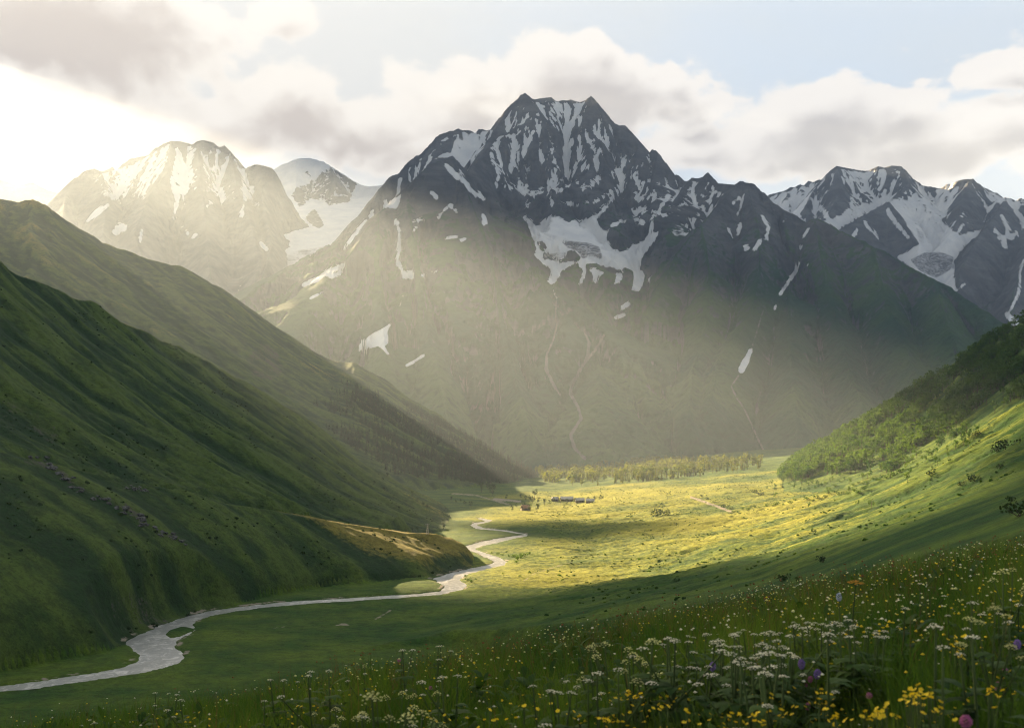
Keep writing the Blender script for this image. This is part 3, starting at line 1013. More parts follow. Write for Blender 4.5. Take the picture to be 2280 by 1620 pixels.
def mm_base(X, Y):
    u = X / Y
    yr = np.interp(u, [-0.3, -0.15, 0.0, 0.2, 0.3, 0.45, 0.6], [3200, 4000, 4500, 4400, 4000, 3200, 2700])
    return -75 + 0.12 * np.clip(Y - 2480, 0, 900) + 0.22 * np.clip(np.minimum(Y, yr) - 3300, 0, 1e4) - 0.35 * np.maximum(0, Y - yr - 500) + np.where(Y < 2420, -(2420 - Y) * 0.3, 0)


snow = R()
poly_mask(snow, [(1161, 475), (1165, 481), (1177, 480), (1185, 492), (1196, 503), (1210, 491), (1229, 476), (1250, 484), (1265, 496), (1280, 486), (1293, 494), (1309, 482), (1326, 476), (1330, 490), (1339, 505), (1345, 512),
                 (1362, 503), (1354, 522), (1354, 537), (1364, 552), (1381, 560), (1394, 556), (1408, 543), (1429, 539), (1448, 522), (1474, 508), (1463, 524), (1457, 537), (1442, 556), (1429, 577), (1423, 602), (1436, 606), (1434, 627),
                 (1423, 652), (1406, 646), (1410, 629), (1408, 604), (1392, 597), (1377, 602), (1349, 594), (1322, 586), (1303, 589), (1286, 583), (1272, 592), (1250, 604), (1244, 623), (1227, 635), (1213, 623), (1229, 615), (1225, 602),
                 (1204, 583), (1185, 568), (1193, 560), (1193, 552), (1187, 537), (1177, 509), (1169, 493)], 1.0)
for h in ([(1221, 577), (1246, 583), (1288, 583), (1293, 575), (1280, 560), (1263, 558), (1255, 575), (1229, 573)], [(1196, 540), (1214, 540), (1222, 556), (1204, 558)], [(1195, 565), (1225, 563), (1232, 572), (1210, 578)]):
    poly_mask(snow, h, 0.15, 'set')
poly_mask(snow, [(1308, 600), (1322, 594), (1338, 602), (1350, 604), (1338, 618), (1322, 622), (1314, 608)], 0.9)
poly_mask(snow, [(1372, 606), (1390, 606), (1386, 622), (1380, 632), (1360, 637), (1352, 633), (1368, 628)], 0.85)
for pts, w in [([(1439, 358), (1408, 390), (1378, 419), (1353, 455), (1330, 482)], 6), ([(1378, 420), (1359, 428), (1324, 449), (1303, 453)], 4), ([(1357, 310), (1338, 335), (1324, 373)], 5.5), ([(1360, 290), (1350, 318), (1340, 330)], 4),
               ([(1185, 296), (1176, 318), (1158, 338), (1143, 350)], 9), ([(1210, 274), (1195, 293)], 5), ([(1130, 308), (1105, 320), (1092, 330), (1098, 358), (1113, 386)], 6), ([(1110, 340), (1118, 365), (1125, 395)], 4), ([(1143, 350), (1140, 375)], 5),
               ([(1202, 342), (1223, 371), (1227, 400), (1223, 428), (1229, 457)], 6), ([(1124, 409), (1155, 424), (1187, 436), (1210, 424), (1239, 409), (1260, 390), (1292, 372), (1324, 371)], 6),
               ([(1155, 403), (1168, 412), (1184, 430)], 4), ([(1180, 449), (1172, 464)], 4), ([(1233, 424), (1258, 420), (1286, 407)], 5), ([(1300, 417), (1312, 414), (1326, 403)], 8), ([(1239, 453), (1270, 453), (1292, 457)], 3.5),
               ([(1370, 386), (1380, 380), (1396, 355)], 5), ([(1366, 388), (1382, 392)], 7), ([(1412, 398), (1426, 398)], 5), ([(1428, 405), (1455, 430), (1463, 443)], 5), ([(1456, 444), (1470, 442)], 7), ([(1408, 434), (1434, 442)], 7),
               ([(1412, 470), (1434, 468)], 9), ([(1415, 489), (1430, 492)], 8), ([(1490, 434), (1470, 465), (1454, 482), (1450, 502), (1448, 522)], 4.5), ([(1455, 470), (1480, 480)], 5), ([(1362, 503), (1380, 494), (1394, 490)], 5),
               ([(992, 368), (1008, 385), (1028, 400), (1050, 425), (1075, 440)], 6), ([(1022, 380), (1034, 405)], 4), ([(1113, 386), (1104, 415)], 3), ([(962, 428), (972, 440)], 5), ([(1002, 455), (1016, 472)], 3.5), ([(975, 485), (996, 460)], 3), ([(915, 495), (945, 488)], 3.5),
               ([(920, 515), (928, 506)], 5), ([(1076, 480), (1080, 497)], 5), ([(992, 532), (1018, 526)], 4), ([(1026, 536), (1036, 530)], 4), ([(882, 491), (889, 520), (891, 540), (885, 575)], 5), ([(886, 585), (902, 612)], 5), ([(902, 612), (915, 612)], 9), ([(900, 650), (888, 688)], 2),
               ([(905, 814), (925, 803), (944, 790)], 3.5), ([(938, 612), (950, 616)], 4), ([(960, 608), (972, 602)], 3), ([(835, 472), (825, 478), (802, 505), (780, 535), (768, 553)], 5), ([(676, 634), (700, 625), (735, 603), (763, 591)], 6), ([(735, 617), (758, 608)], 5), ([(690, 665), (722, 648)], 3),
               ([(1780, 588), (1760, 620), (1737, 655)], 4.2), ([(1728, 678), (1725, 688)], 3), ([(1672, 779), (1662, 800)], 5), ([(1662, 800), (1650, 824)], 7.5), ([(1697, 482), (1712, 505), (1706, 532)], 4.5), ([(1692, 535), (1682, 555)], 6), ([(1664, 550), (1658, 553)], 6),
               ([(1622, 510), (1628, 528)], 4), ([(1640, 522), (1648, 500)], 4), ([(1800, 510), (1790, 528)], 4), ([(1788, 545), (1784, 552)], 4), ([(1747, 490), (1742, 498)], 4), ([(1800, 585), (1795, 598)], 3), ([(1385, 685), (1400, 676)], 5), ([(1370, 707), (1390, 700)], 4.5), ([(1660, 432), (1640, 480)], 2),
               ([(1232, 645), (1241, 668)], 2.5), ([(1286, 583), (1302, 600), (1298, 618), (1290, 632)], 4), ([(1322, 628), (1336, 628)], 3), ([(1452, 617), (1440, 630)], 3), ([(1630, 455), (1645, 440)], 3)]:
    stroke_mask(snow, pts, w, 1.0)
poly_mask(snow, [(1212, 222), (1312, 222), (1302, 250), (1290, 275), (1278, 300), (1272, 335), (1262, 352), (1255, 322), (1254, 300), (1230, 286), (1222, 268), (1220, 240)], 1.0)
poly_mask(snow, [(850, 466), (882, 466), (895, 438), (922, 400), (958, 364), (985, 352), (1010, 349), (1030, 372), (1050, 360), (1072, 338), (1093, 305), (1096, 284), (1060, 284), (1022, 292), (1004, 338), (962, 348), (932, 395), (897, 432), (862, 446)], 0.98)
poly_mask(snow, [(797, 785), (800, 764), (830, 742), (854, 729), (878, 712), (863, 736), (866, 764), (856, 770), (870, 792), (862, 790), (844, 771), (819, 776)], 1.0)
# thin broken snow
poly_mask(snow, [(1478, 512), (1500, 500), (1520, 490), (1545, 478), (1575, 462), (1600, 458), (1582, 487), (1550, 507), (1530, 526), (1505, 528), (1485, 522)], 0.52)
poly_mask(snow, [(1130, 240), (1210, 222), (1218, 270), (1200, 300), (1150, 330), (1110, 330)], 0.46)
poly_mask(snow, [(1325, 245), (1360, 275), (1345, 330), (1300, 370), (1275, 350), (1290, 300)], 0.50)
poly_mask(snow, [(1215, 320), (1270, 330), (1290, 380), (1230, 400)], 0.45)
poly_mask(snow, [(870, 400), (950, 345), (1000, 296), (1015, 300), (960, 355), (880, 440), (850, 455)], 0.42)
poly_mask(snow, [(1490, 400), (1640, 405), (1600, 455), (1540, 480), (1490, 490), (1400, 400)], 0.34)
snow = blur(snow, 3)
ice = R()
poly_mask(ice, [(1245, 532), (1275, 536), (1310, 540), (1335, 548), (1345, 575), (1335, 582), (1318, 572), (1296, 577), (1285, 560), (1262, 552)], 0.75)
poly_mask(ice, [(1195, 562), (1240, 560), (1262, 556), (1270, 575), (1240, 582), (1210, 576)], 0.55)
ice = blur(ice, 4)
scree = R()
for pts, w in [([(1238, 668), (1237, 700), (1240, 722), (1232, 757), (1217, 790), (1215, 818), (1236, 862), (1248, 880)], 2.4), ([(1217, 795), (1216, 825), (1238, 866)], 3.6),
               ([(1312, 762), (1308, 795), (1278, 848), (1268, 872), (1288, 908), (1294, 932), (1270, 968), (1280, 998), (1302, 1020)], 3.8), ([(1345, 745), (1325, 780), (1308, 800)], 3), ([(1300, 735), (1312, 762)], 2.5),
               ([(1645, 835), (1628, 860), (1640, 885), (1660, 915), (1680, 960), (1703, 1008), (1722, 1034)], 2.0), ([(1700, 690), (1675, 770)], 1.6)]:
    stroke_mask(scree, pts, w, 1.0)
poly_mask(scree, [(1290, 640), (1380, 655), (1430, 660), (1400, 690), (1340, 672), (1280, 690)], 0.35)
scree = blur(scree, 1)
M_main = mountain_material('main_mountain_rock', 780.0)
rows = np.concatenate([np.linspace(2300, 4300, 310), np.linspace(4305, 6050, 370), np.linspace(6060, 6900, 40)])
MMX, MMY, MMZ, MMpx, MMpy = build_mountain('main_mountain', -0.25, 0.60, 980, rows, mm_ridges, mm_base, snow, ice, scree, M_main, 560.0, 0.15, 1, 950, 1600, 0.55)

# ---- snowy mountain on the left
lm_sky = [(-700, 560, 6900), (-300, 520, 6600), (-100, 500, 6500), (60, 490, 6400), (115, 466, 6350), (132, 440, 6350), (150, 420, 6360), (166, 396, 6380), (190, 379, 6400), (210, 374, 6420), (226, 381, 6430), (250, 369, 6450), (275, 363, 6470), (290, 352, 6490), (318, 346, 6500), (330, 342, 6510),
          (345, 328, 6520), (362, 320, 6530), (380, 313, 6540), (400, 314, 6550), (440, 314, 6560), (475, 318, 6560), (500, 324, 6550), (512, 338, 6540), (530, 355, 6520), (545, 373, 6500), (556, 370, 6480), (566, 365, 6470), (580, 366, 6460), (592, 369, 6450), (606, 373, 6440), (616, 388, 6420)]
lm_ridges = [
    (jag(lm_sky[:25], 7.0, 73, 11.0), (1.15, 380, 0.66)), (jag(lm_sky[24:], 6.0, 75, 10.0), (1.9, 500, 0.9)),
    ([(616, 388, 6420), (598, 402, 6300), (586, 412, 6200), (585, 450, 6000), (592, 485, 5800), (600, 515, 5600), (604, 545, 5400), (590, 600, 5000), (560, 680, 4500), (530, 760, 4100)], (1.5, 300, 0.7)),
    ([(512, 338, 6540), (530, 420, 6150), (560, 500, 5700), (580, 580, 5200), (560, 660, 4700)], SP),
    ([(440, 318, 6560), (450, 420, 6050), (460, 520, 5500), (470, 620, 4900)], SP),
    ([(383, 314, 6540), (375, 380, 6200), (330, 440, 5800), (300, 520, 5300), (330, 620, 4700)], SP),
    ([(226, 381, 6430), (240, 440, 6000), (230, 520, 5400), (250, 600, 4800)], SP),
    ([(150, 420, 6360), (140, 500, 5700), (150, 580, 5100)], SP),
]
snow = R()
poly_mask(snow, [(373, 317), (383, 317), (380, 353), (353, 393), (320, 427), (305, 432), (317, 380), (300, 410), (287, 433), (250, 447), (228, 437), (227, 387), (273, 370), (333, 343)], 1.0)
poly_mask(snow, [(243, 447), (250, 458), (210, 487), (185, 500), (207, 470)], 1.0)
poly_mask(snow, [(247, 520), (263, 497), (285, 497), (280, 513), (262, 523)], 1.0)
poly_mask(snow, [(380, 380), (390, 345), (404, 337), (412, 365), (427, 395), (400, 440), (392, 485), (386, 487), (388, 445), (380, 415)], 0.85)
for pts, w in [([(463, 340), (457, 373), (470, 403), (497, 427), (495, 440)], 5), ([(420, 350), (430, 390), (400, 440)], 5), ([(543, 380), (546, 427), (543, 455), (537, 483)], 5), ([(563, 422), (545, 440)], 4), ([(525, 405), (545, 425)], 3.5), ([(520, 355), (500, 395)], 4), ([(430, 340), (440, 375)], 4),
               ([(387, 487), (384, 490)], 4), ([(318, 400), (318, 440)], 5), ([(316, 512), (311, 540)], 4), ([(410, 508), (418, 520)], 4), ([(430, 530), (436, 522)], 4), ([(576, 455), (590, 438)], 4), ([(455, 463), (470, 450)], 4), ([(580, 543), (598, 556)], 4), ([(475, 365), (490, 410)], 3)]:
    stroke_mask(snow, pts, w, 1.0)
poly_mask(snow, [(385, 320), (510, 330), (550, 380), (540, 450), (420, 420)], 0.40)
snow = blur(snow, 3)
M_left_mtn = mountain_material('left_mountain_rock', 500.0, 0.7)
LMX, LMY, LMZ, LMpx, LMpy = build_mountain('left_mountain', -0.66, -0.15, 560, np.concatenate([np.linspace(3700, 5000, 120), np.linspace(5006, 6650, 330), np.linspace(6665, 7100, 20)]), lm_ridges,
               lambda X, Y: -60 + 0.16 * np.clip(Y - 3600, 0, 2200) - 0.3 * np.maximum(0, Y - 6300), snow, R(), R(), M_left_mtn, 560, 0.11, 41, 1050, 1600, 0.50)

# ---- glacier head between them
gm_ridges = [
    ([(560, 430, 8200), (600, 395, 8100), (616, 374, 8000), (640, 362, 8000), (664, 353, 8000), (692, 352, 8000), (720, 360, 7980), (740, 372, 7960), (762, 386, 7920), (782, 400, 7880), (800, 410, 7850), (818, 415, 7820), (850, 412, 7800), (900, 400, 7800), (1000, 380, 7800)], (0.9, 350, 0.5)),
    ([(735, 372, 7950), (745, 400, 7700), (720, 450, 7350), (705, 500, 7050)], (0.8, 160, 0.5)),
    ([(660, 354, 8000), (660, 430, 7500), (690, 480, 7150)], (0.6, 200, 0.45)),
]
snow = R()
poly_mask(snow, [(540, 340), (900, 340), (900, 560), (790, 560), (700, 590), (540, 600)], 1.0)
for h in ([(647, 433), (660, 418), (680, 410), (705, 395), (733, 372), (760, 388), (795, 410), (787, 430), (777, 455), (760, 452), (733, 460), (722, 447), (693, 443), (680, 455), (667, 463)], [(677, 487), (690, 470), (702, 463), (715, 485), (723, 503), (712, 510), (700, 506)], [(675, 383), (705, 385), (690, 392)]):
    poly_mask(snow, h, 0.33, 'set')
poly_mask(snow, [(540, 600), (600, 580), (700, 575), (790, 570), (760, 640), (640, 760), (500, 760)], 0.45)
snow = blur(snow, 3)
ice = R()
poly_mask(ice, [(560, 585), (640, 560), (720, 545), (790, 545), (760, 600), (700, 640), (640, 740), (520, 700)], 0.55)
ice = blur(ice, 10)
M_glacier = mountain_material('glacier_head_rock', 200.0, 0.2)
build_mountain('glacier_head', -0.27, -0.06, 260, np.concatenate([np.linspace(4100, 6000, 150), np.linspace(6010, 8100, 210), np.linspace(8120, 8700, 15)]), gm_ridges,
               lambda X, Y: np.interp(Y, [4000, 4300, 5000, 5600, 6500, 7600, 8000, 8700], [250, 400, 690, 950, 1310, 1700, 1780, 1500]), snow, ice, R(), M_glacier, 420, 0.05, 61, 2600, 3000, 0.2)

# ---- snowy mountain on the right
rm_sky = [(1640, 470, 7600), (1715, 433, 7500), (1745, 425, 7450), (1760, 416, 7420), (1780, 410, 7400), (1800, 402, 7380), (1832, 400, 7340), (1842, 386, 7250), (1853, 374, 7200), (1863, 369, 7200), (1876, 372, 7220), (1900, 376, 7300), (1935, 380, 7320), (1968, 373, 7250), (1985, 368, 7230), (2008, 369, 7200),
          (2026, 386, 7180), (2040, 400, 7170), (2055, 410, 7160), (2080, 416, 7150), (2100, 416, 7130), (2108, 409, 7100), (2118, 409, 7080), (2135, 401, 7000), (2150, 398, 6980), (2168, 397, 6960), (2180, 407, 6950), (2192, 416, 6950), (2212, 428, 6950), (2240, 440, 6940), (2262, 447, 6920), (2272, 440, 6900), (2285, 446, 6900), (2400, 400, 6900), (2600, 430, 6900)]
rm_ridges = [
    (jag(rm_sky, 4.0, 74, 9.0), (1.1, 330, 0.62)),
    ([(1863, 370, 7200), (1868, 430, 6900), (1850, 480, 6600), (1800, 500, 6400)], (1.1, 180, 0.7)),
    ([(2008, 370, 7200), (2020, 410, 6950), (1978, 448, 6700), (1920, 480, 6500), (1870, 510, 6300)], (1.0, 200, 0.65)),
    ([(1978, 448, 6700), (2005, 485, 6450), (2045, 543, 6100), (2040, 600, 5700)], (1.1, 200, 0.65)),
    ([(2160, 398, 6970), (2140, 450, 6650), (2130, 500, 6350), (2110, 530, 6150)], (1.0, 220, 0.6)),
    ([(2240, 440, 6940), (2215, 480, 6500), (2170, 540, 6000), (2140, 600, 5600), (2125, 660, 5200)], (1.1, 250, 0.6)),
    ([(2330, 430, 6900), (2300, 540, 6000), (2260, 640, 5300), (2240, 740, 4700)], (1.1, 250, 0.6)),
]
snow = R()
poly_mask(snow, [(1640, 380), (2300, 360), (2300, 445), (2180, 520), (2150, 545), (2125, 580), (2127, 600), (2140, 640), (2120, 655), (2060, 620), (1980, 560), (1840, 520), (1760, 480), (1640, 450)], 0.95)
for h, v in (([(1809, 437), (1825, 415), (1842, 396), (1863, 371), (1875, 384), (1876, 406), (1898, 416), (1893, 457), (1875, 477), (1852, 487), (1840, 470), (1822, 445)], 0.18), ([(1779, 477), (1809, 443), (1822, 455), (1840, 490), (1797, 497)], 0.25),
             ([(1970, 421), (1976, 376), (2010, 370), (2038, 406), (2033, 437), (2015, 447), (1987, 437)], 0.36), ([(1865, 513), (1908, 485), (1930, 480), (1977, 449), (2005, 477), (2046, 543), (2005, 569), (1985, 575), (1940, 560)], 0.12),
             ([(2132, 401), (2170, 399), (2211, 449), (2196, 490), (2181, 513), (2137, 523), (2097, 493), (2117, 454), (2130, 429)], 0.24), ([(2165, 538), (2190, 500), (2216, 457), (2237, 449), (2290, 480), (2290, 740), (2200, 720), (2137, 663), (2122, 620), (2127, 585)], 0.16),
             ([(1896, 420), (1968, 385), (1965, 430), (1900, 465)], 0.6)):
    poly_mask(snow, h, v, 'set')
for pts, w in [([(1815, 447), (1840, 480)], 4), ([(1925, 495), (1955, 530)], 4), ([(1978, 470), (2000, 500), (2025, 530)], 5), ([(1908, 512), (1898, 530)], 4), ([(2280, 580), (2272, 605), (2268, 650), (2250, 690)], 4), ([(2243, 700), (2262, 722)], 7), ([(2215, 510), (2240, 550)], 4), ([(2230, 480), (2245, 510), (2235, 545)], 5),
               ([(2265, 470), (2280, 500)], 6), ([(2145, 475), (2120, 500)], 3), ([(2145, 500), (2130, 520)], 3), ([(2115, 600), (2120, 640)], 8), ([(2250, 530), (2262, 520)], 6), ([(2120, 655), (2150, 630)], 3)]:
    stroke_mask(snow, pts, w, 1.0)
snow = blur(snow, 3)
ice = R()
poly_mask(ice, [(2025, 578), (2060, 560), (2095, 562), (2125, 572), (2118, 600), (2085, 620), (2050, 605)], 0.8)
poly_mask(ice, [(2035, 500), (2060, 520), (2062, 550), (2045, 540)], 0.5)
ice = blur(ice, 3)
M_right_mtn = mountain_material('right_mountain_rock', 520.0, 0.7)
build_mountain('right_mountain', 0.18, 0.62, 520, np.concatenate([np.linspace(4400, 5600, 110), np.linspace(5606, 7500, 350), np.linspace(7515, 7900, 20)]), rm_ridges,
               lambda X, Y: -60 + 0.2 * np.clip(Y - 3800, 0, 2600) - 0.3 * np.maximum(0, Y - 6900), snow, ice, R(), M_right_mtn, 480, 0.11, 81, 1200, 1900, 0.40)

# ---- pale far range at the left edge
fr_ridges = [([(-900, 330, 9400), (-500, 380, 9500), (-200, 400, 9600), (-60, 385, 9600), (0, 398, 9600), (18, 404, 9600), (40, 413, 9600), (58, 408, 9600), (74, 405, 9600), (92, 415, 9600), (108, 423, 9600), (128, 428, 9600), (150, 436, 9600), (250, 450, 9600), (700, 520, 9600)], (0.8, 300, 0.6))]
M_far = mountain_material('far_range_rock', 300.0, 0.4)
build_mountain('far_range', -0.72, -0.3, 240, np.linspace(7800, 9900, 90), fr_ridges, lambda X, Y: 200 + 0.2 * (Y - 7800), R(), R(), R(), M_far, 420, 0.05, 91, 2500, 3000, 0.2)

# ---- unseen high cloud, added to keep the sun off the main face and the right of the valley head
def high_shade_clouds():
    r = R()
    poly_mask(r, [(765, 280), (745, 560), (830, 600), (950, 650), (1060, 705), (1180, 745), (1245, 800), (1295, 900), (1325, 985), (1560, 1020), (1700, 1060), (2380, 900), (2380, 280)], 1.0)
    sh = (sample(r, MMpx, MMpy) > 0.5) & (MMpx < 2380)
    st = (np.arange(MMZ.shape[0]) % 3 == 0)[:, None] & (np.arange(MMZ.shape[1]) % 3 == 0)[None, :]
    a, b = st & ~sh & (MMY < 6300) & (MMpx < 1500), st & sh & (MMY < 6100)
    lx, ly, lz = [MMX[a]], [MMY[a]], [MMZ[a]]
    sl = (np.arange(LMZ.shape[0]) % 3 == 0)[:, None] & (np.arange(LMZ.shape[1]) % 3 == 0)[None, :]
    sl = sl & (LMpy > 345 + 0.60 * (LMpx - 330))
    lx.append(LMX[sl]); ly.append(LMY[sl]); lz.append(LMZ[sl])
    rl = R()
    for p in LIT:
        poly_mask(rl, p, 1.0)
    g = (sample(rl, px, py) > 0.5) & (Yg > 400)
    lx.append(Xg[g]); ly.append(Yg[g]); lz.append(Zg[g])
    # the air between the camera and those shaded faces
    sx, sy, sz = [MMX[b]], [MMY[b]], [MMZ[b]]
    gx, gy = np.meshgrid(np.arange(400, 2400, 14.0), np.arange(0, 1010, 14.0))
    inside = (sample(r, gx, gy) > 0.5) | ((gy < 300) & (gx > 1000 - gy * 0.3)) | ((gy < 300 + 0.62 * (gx - 330)) & (gy > 300) & (gx > 420))
    gx, gy = gx[inside], gy[inside]
    for Yd in np.arange(700, 8600, 110.0):
        zd = (HY - gy) / FPX * Yd
        k = zd < 2050
        sx.append((gx[k] - CX) / FPX * Yd); sy.append(np.full(k.sum(), Yd)); sz.append(zd[k])
    cat = np.concatenate
    shade_cloud('high_shade_cloud', cat(lx), cat(ly), cat(lz), cat(sx), cat(sy), cat(sz), 14000.0, 55.0, -0.466, 601, 6, 40, 0.2, 0.45, 14, 1.0, (Xg[g], Yg[g], Zg[g]), (LMX[sl], LMY[sl], LMZ[sl]))


high_shade_clouds()

# ------------------------------------------------------------------ plants
class Geo:
    """collects triangles with a material index, then becomes one mesh"""
    def __init__(self):
        self.v, self.f, self.m = [], [], []

    def add(self, v, f, mi=0):
        n = sum(len(a) for a in self.v)
        self.v.append(np.asarray(v, float).reshape(-1, 3))
        f = np.asarray(f, int).reshape(-1, 3)
        self.f.append(f + n)
        self.m.append(np.full(len(f), mi))

    def tube(self, pts, r0, r1, n=5, mi=0):
        P = np.array(pts, float)
        k = len(P)
        rr = np.linspace(r0, r1, k)
        a = np.arange(n) / n * 2 * math.pi
        v = []
        for i in range(k):
            d = P[min(i + 1, k - 1)] - P[max(i - 1, 0)]
            d = d / (np.linalg.norm(d) + 1e-9)
            s = np.cross(d, (0.3, 0.95, 0.1))
            s /= np.linalg.norm(s) + 1e-9
            t = np.cross(d, s)
            v += [P[i] + rr[i] * (math.cos(x) * s + math.sin(x) * t) for x in a]
        f = []
        for i in range(k - 1):
            for j in range(n):
                a0, a1, b0, b1 = i * n + j, i * n + (j + 1) % n, (i + 1) * n + j, (i + 1) * n + (j + 1) % n
                f += [(a0, a1, b1), (a0, b1, b0)]
        self.add(v, f, mi)

    def blob(self, c, r, flat=1.0, mi=0, jit=0.15, rg=rng):
        """small faceted lump"""
        v = np.array([(0, 0, 1), (1, 0, 0), (0.31, 0.95, 0), (-0.81, 0.59, 0), (-0.81, -0.59, 0), (0.31, -0.95, 0), (0, 0, -0.6)], float)
        v = v * (1 + jit * rg.standard_normal((7, 1))) * r
        v[:, 2] *= flat
        f = [(0, 1, 2), (0, 2, 3), (0, 3, 4), (0, 4, 5), (0, 5, 1), (6, 2, 1), (6, 3, 2), (6, 4, 3), (6, 5, 4), (6, 1, 5)]
        self.add(v + np.asarray(c), f, mi)

    def quads(self, c, s, nrm=None, mi=0, rg=rng, asp=1.0):
        """loose leaf faces at centres c with size s"""
        n = len(c)
        a = rg.standard_normal((n, 3))
        if nrm is not None:
            a = a - (a * nrm).sum(1, keepdims=True) * nrm * 0.75
        a /= np.linalg.norm(a, axis=1, keepdims=True) + 1e-9
        b = rg.standard_normal((n, 3))
        b -= (a * b).sum(1, keepdims=True) * a
        b /= np.linalg.norm(b, axis=1, keepdims=True) + 1e-9
        s = np.broadcast_to(np.asarray(s, float), (n,))[:, None]
        v = np.stack([c - a * s, c - b * s * asp * 0.7, c + a * s, c + b * s * asp * 0.7], 1).reshape(-1, 3)
        i = np.arange(n)[:, None] * 4
        self.add(v, np.concatenate([i + np.array([[0, 1, 2]]), i + np.array([[0, 2, 3]])]), mi)

    def leaf(self, base, direction, length, width, droop=0.3, mi=0, seg=3):
        d = np.array(direction, float)
        d /= np.linalg.norm(d)
        s = np.cross(d, (0, 0, 1.0))
        s /= np.linalg.norm(s) + 1e-9
        v = []
        for i in range(seg + 1):
            t = i / seg
            p = np.asarray(base) + d * length * t + np.array((0, 0, -droop * length * t * t))
            w = width * math.sin(math.pi * min(0.97, 0.12 + 0.86 * t)) * 0.5
            v += [p - s * w + np.array((0, 0, 0.12 * w)), p + s * w + np.array((0, 0, 0.12 * w))]
        f = []
        for i in range(seg):
            a = i * 2
            f += [(a, a + 1, a + 3), (a, a + 3, a + 2)]
        self.add(v, f, mi)

    def arrays(self):
        return np.concatenate(self.v), np.concatenate(self.f), np.concatenate(self.m)

    def mesh(self, name, mats, smooth_=False):
        v, f, m = self.arrays()
        me = raw_mesh(name, v, f, smooth_, m)
        for x in mats:
            me.materials.append(x)
        return me


def foliage_material(name, cols, scale=0.2, trans=0.35, random_amt=0.6, rough=0.8):
    m = bpy.data.materials.new(name)
    m.use_nodes = True
    T = NT(m.node_tree)
    T.n.clear()
    out = T.node('ShaderNodeOutputMaterial')
    d = T.node('ShaderNodeBsdfPrincipled')
    d.inputs['Roughness'].default_value = rough
    d.inputs['Specular IOR Level'].default_value = 0.2
    t = T.node('ShaderNodeBsdfTranslucent')
    mx = T.node('ShaderNodeMixShader')
    mx.inputs[0].default_value = trans
    oi = T.node('ShaderNodeObjectInfo').outputs['Random']
    n = T.noise(T.pos(), scale, 4, 0.6)
    f = T.math('ADD', T.math('MULTIPLY', T.math('SUBTRACT', n, 0.5), 2.2), T.math('ADD', 0.5, T.math('MULTIPLY', T.math('SUBTRACT', oi, 0.5), random_amt)))
    c = T.mix(T.ramp(f, 0.05, 0.95), cols[0], cols[1])
    T.link(c, d.inputs['Base Color'])
    T.link(T.mix(1.0, c, (1.25, 1.15, 0.7), 'MULTIPLY'), t.inputs['Color'])
    T.link(d.outputs[0], mx.inputs[1])
    T.link(t.outputs[0], mx.inputs[2])
    T.link(mx.outputs[0], out.inputs[0])
    return m


def plain_material(name, col, rough=0.85, var=0.25, scale=4.0, trans=0.0):
    return foliage_material(name, (tuple(c * (1 - var) for c in col), tuple(min(0.95, c * (1 + var)) for c in col)), scale, trans, 0.8, rough)


M_bark = plain_material('bark', (0.07, 0.05, 0.035))
M_leafy = foliage_material('broadleaf_leaves', ((0.022, 0.070, 0.010), (0.075, 0.140, 0.016)), 0.03, 0.5)
M_leafy_dark = foliage_material('shrub_leaves', ((0.016, 0.036, 0.010), (0.040, 0.070, 0.014)), 0.05, 0.3)
M_fir = foliage_material('fir_needles', ((0.012, 0.030, 0.014), (0.030, 0.055, 0.018)), 0.02, 0.15)
M_birch = foliage_material('birch_leaves', ((0.060, 0.100, 0.016), (0.120, 0.145, 0.022)), 0.03, 0.5)


def add_obj(name, me, loc, rz=0.0, s=1.0, parent=None):
    o = bpy.data.objects.new(name, me)
    o.location = loc
    o.rotation_euler = (0, 0, rz)
    o.scale = (s, s, s)
    COL.objects.link(o)
    if parent:
        o.parent = parent
    return o


def broadleaf(h, n, seed, mi_leaf=1, spread=0.36, rg=None):
    rg = np.random.default_rng(seed)
    g = Geo()
    lean = rg.normal(0, 0.04, 2) * h
    g.tube([(0, 0, -0.06 * h), (lean[0] * 0.4, lean[1] * 0.4, 0.3 * h), (lean[0], lean[1], 0.72 * h)], 0.022 * h, 0.008 * h, 5, 0)
    nb = 9
    cl = []
    for k in range(nb):
        a = rg.uniform(0, 6.28)
        zz = rg.uniform(0.32, 0.92)
        rad = spread * h * math.sqrt(max(0.05, 1 - ((zz - 0.55) / 0.5) ** 2)) * rg.uniform(0.35, 0.8)
        cl.append((math.cos(a) * rad + lean[0] * zz, math.sin(a) * rad + lean[1] * zz, zz * h))
        if k < 4:
            g.tube([(lean[0] * 0.4, lean[1] * 0.4, 0.3 * h), cl[-1]], 0.009 * h, 0.003 * h, 3, 0)
    cl = np.array(cl)
    c = cl[rg.integers(0, nb, n)]
    d = rg.standard_normal((n, 3))
    d /= np.linalg.norm(d, axis=1, keepdims=True)
    c = c + d * (rg.uniform(0.55, 1.0, (n, 1)) * np.array([0.155, 0.155, 0.13]) * h)
    g.quads(c, rg.uniform(0.6, 1.2, n) * 0.62 * h / math.sqrt(n), d, mi_leaf, rg, 1.2)
    return g


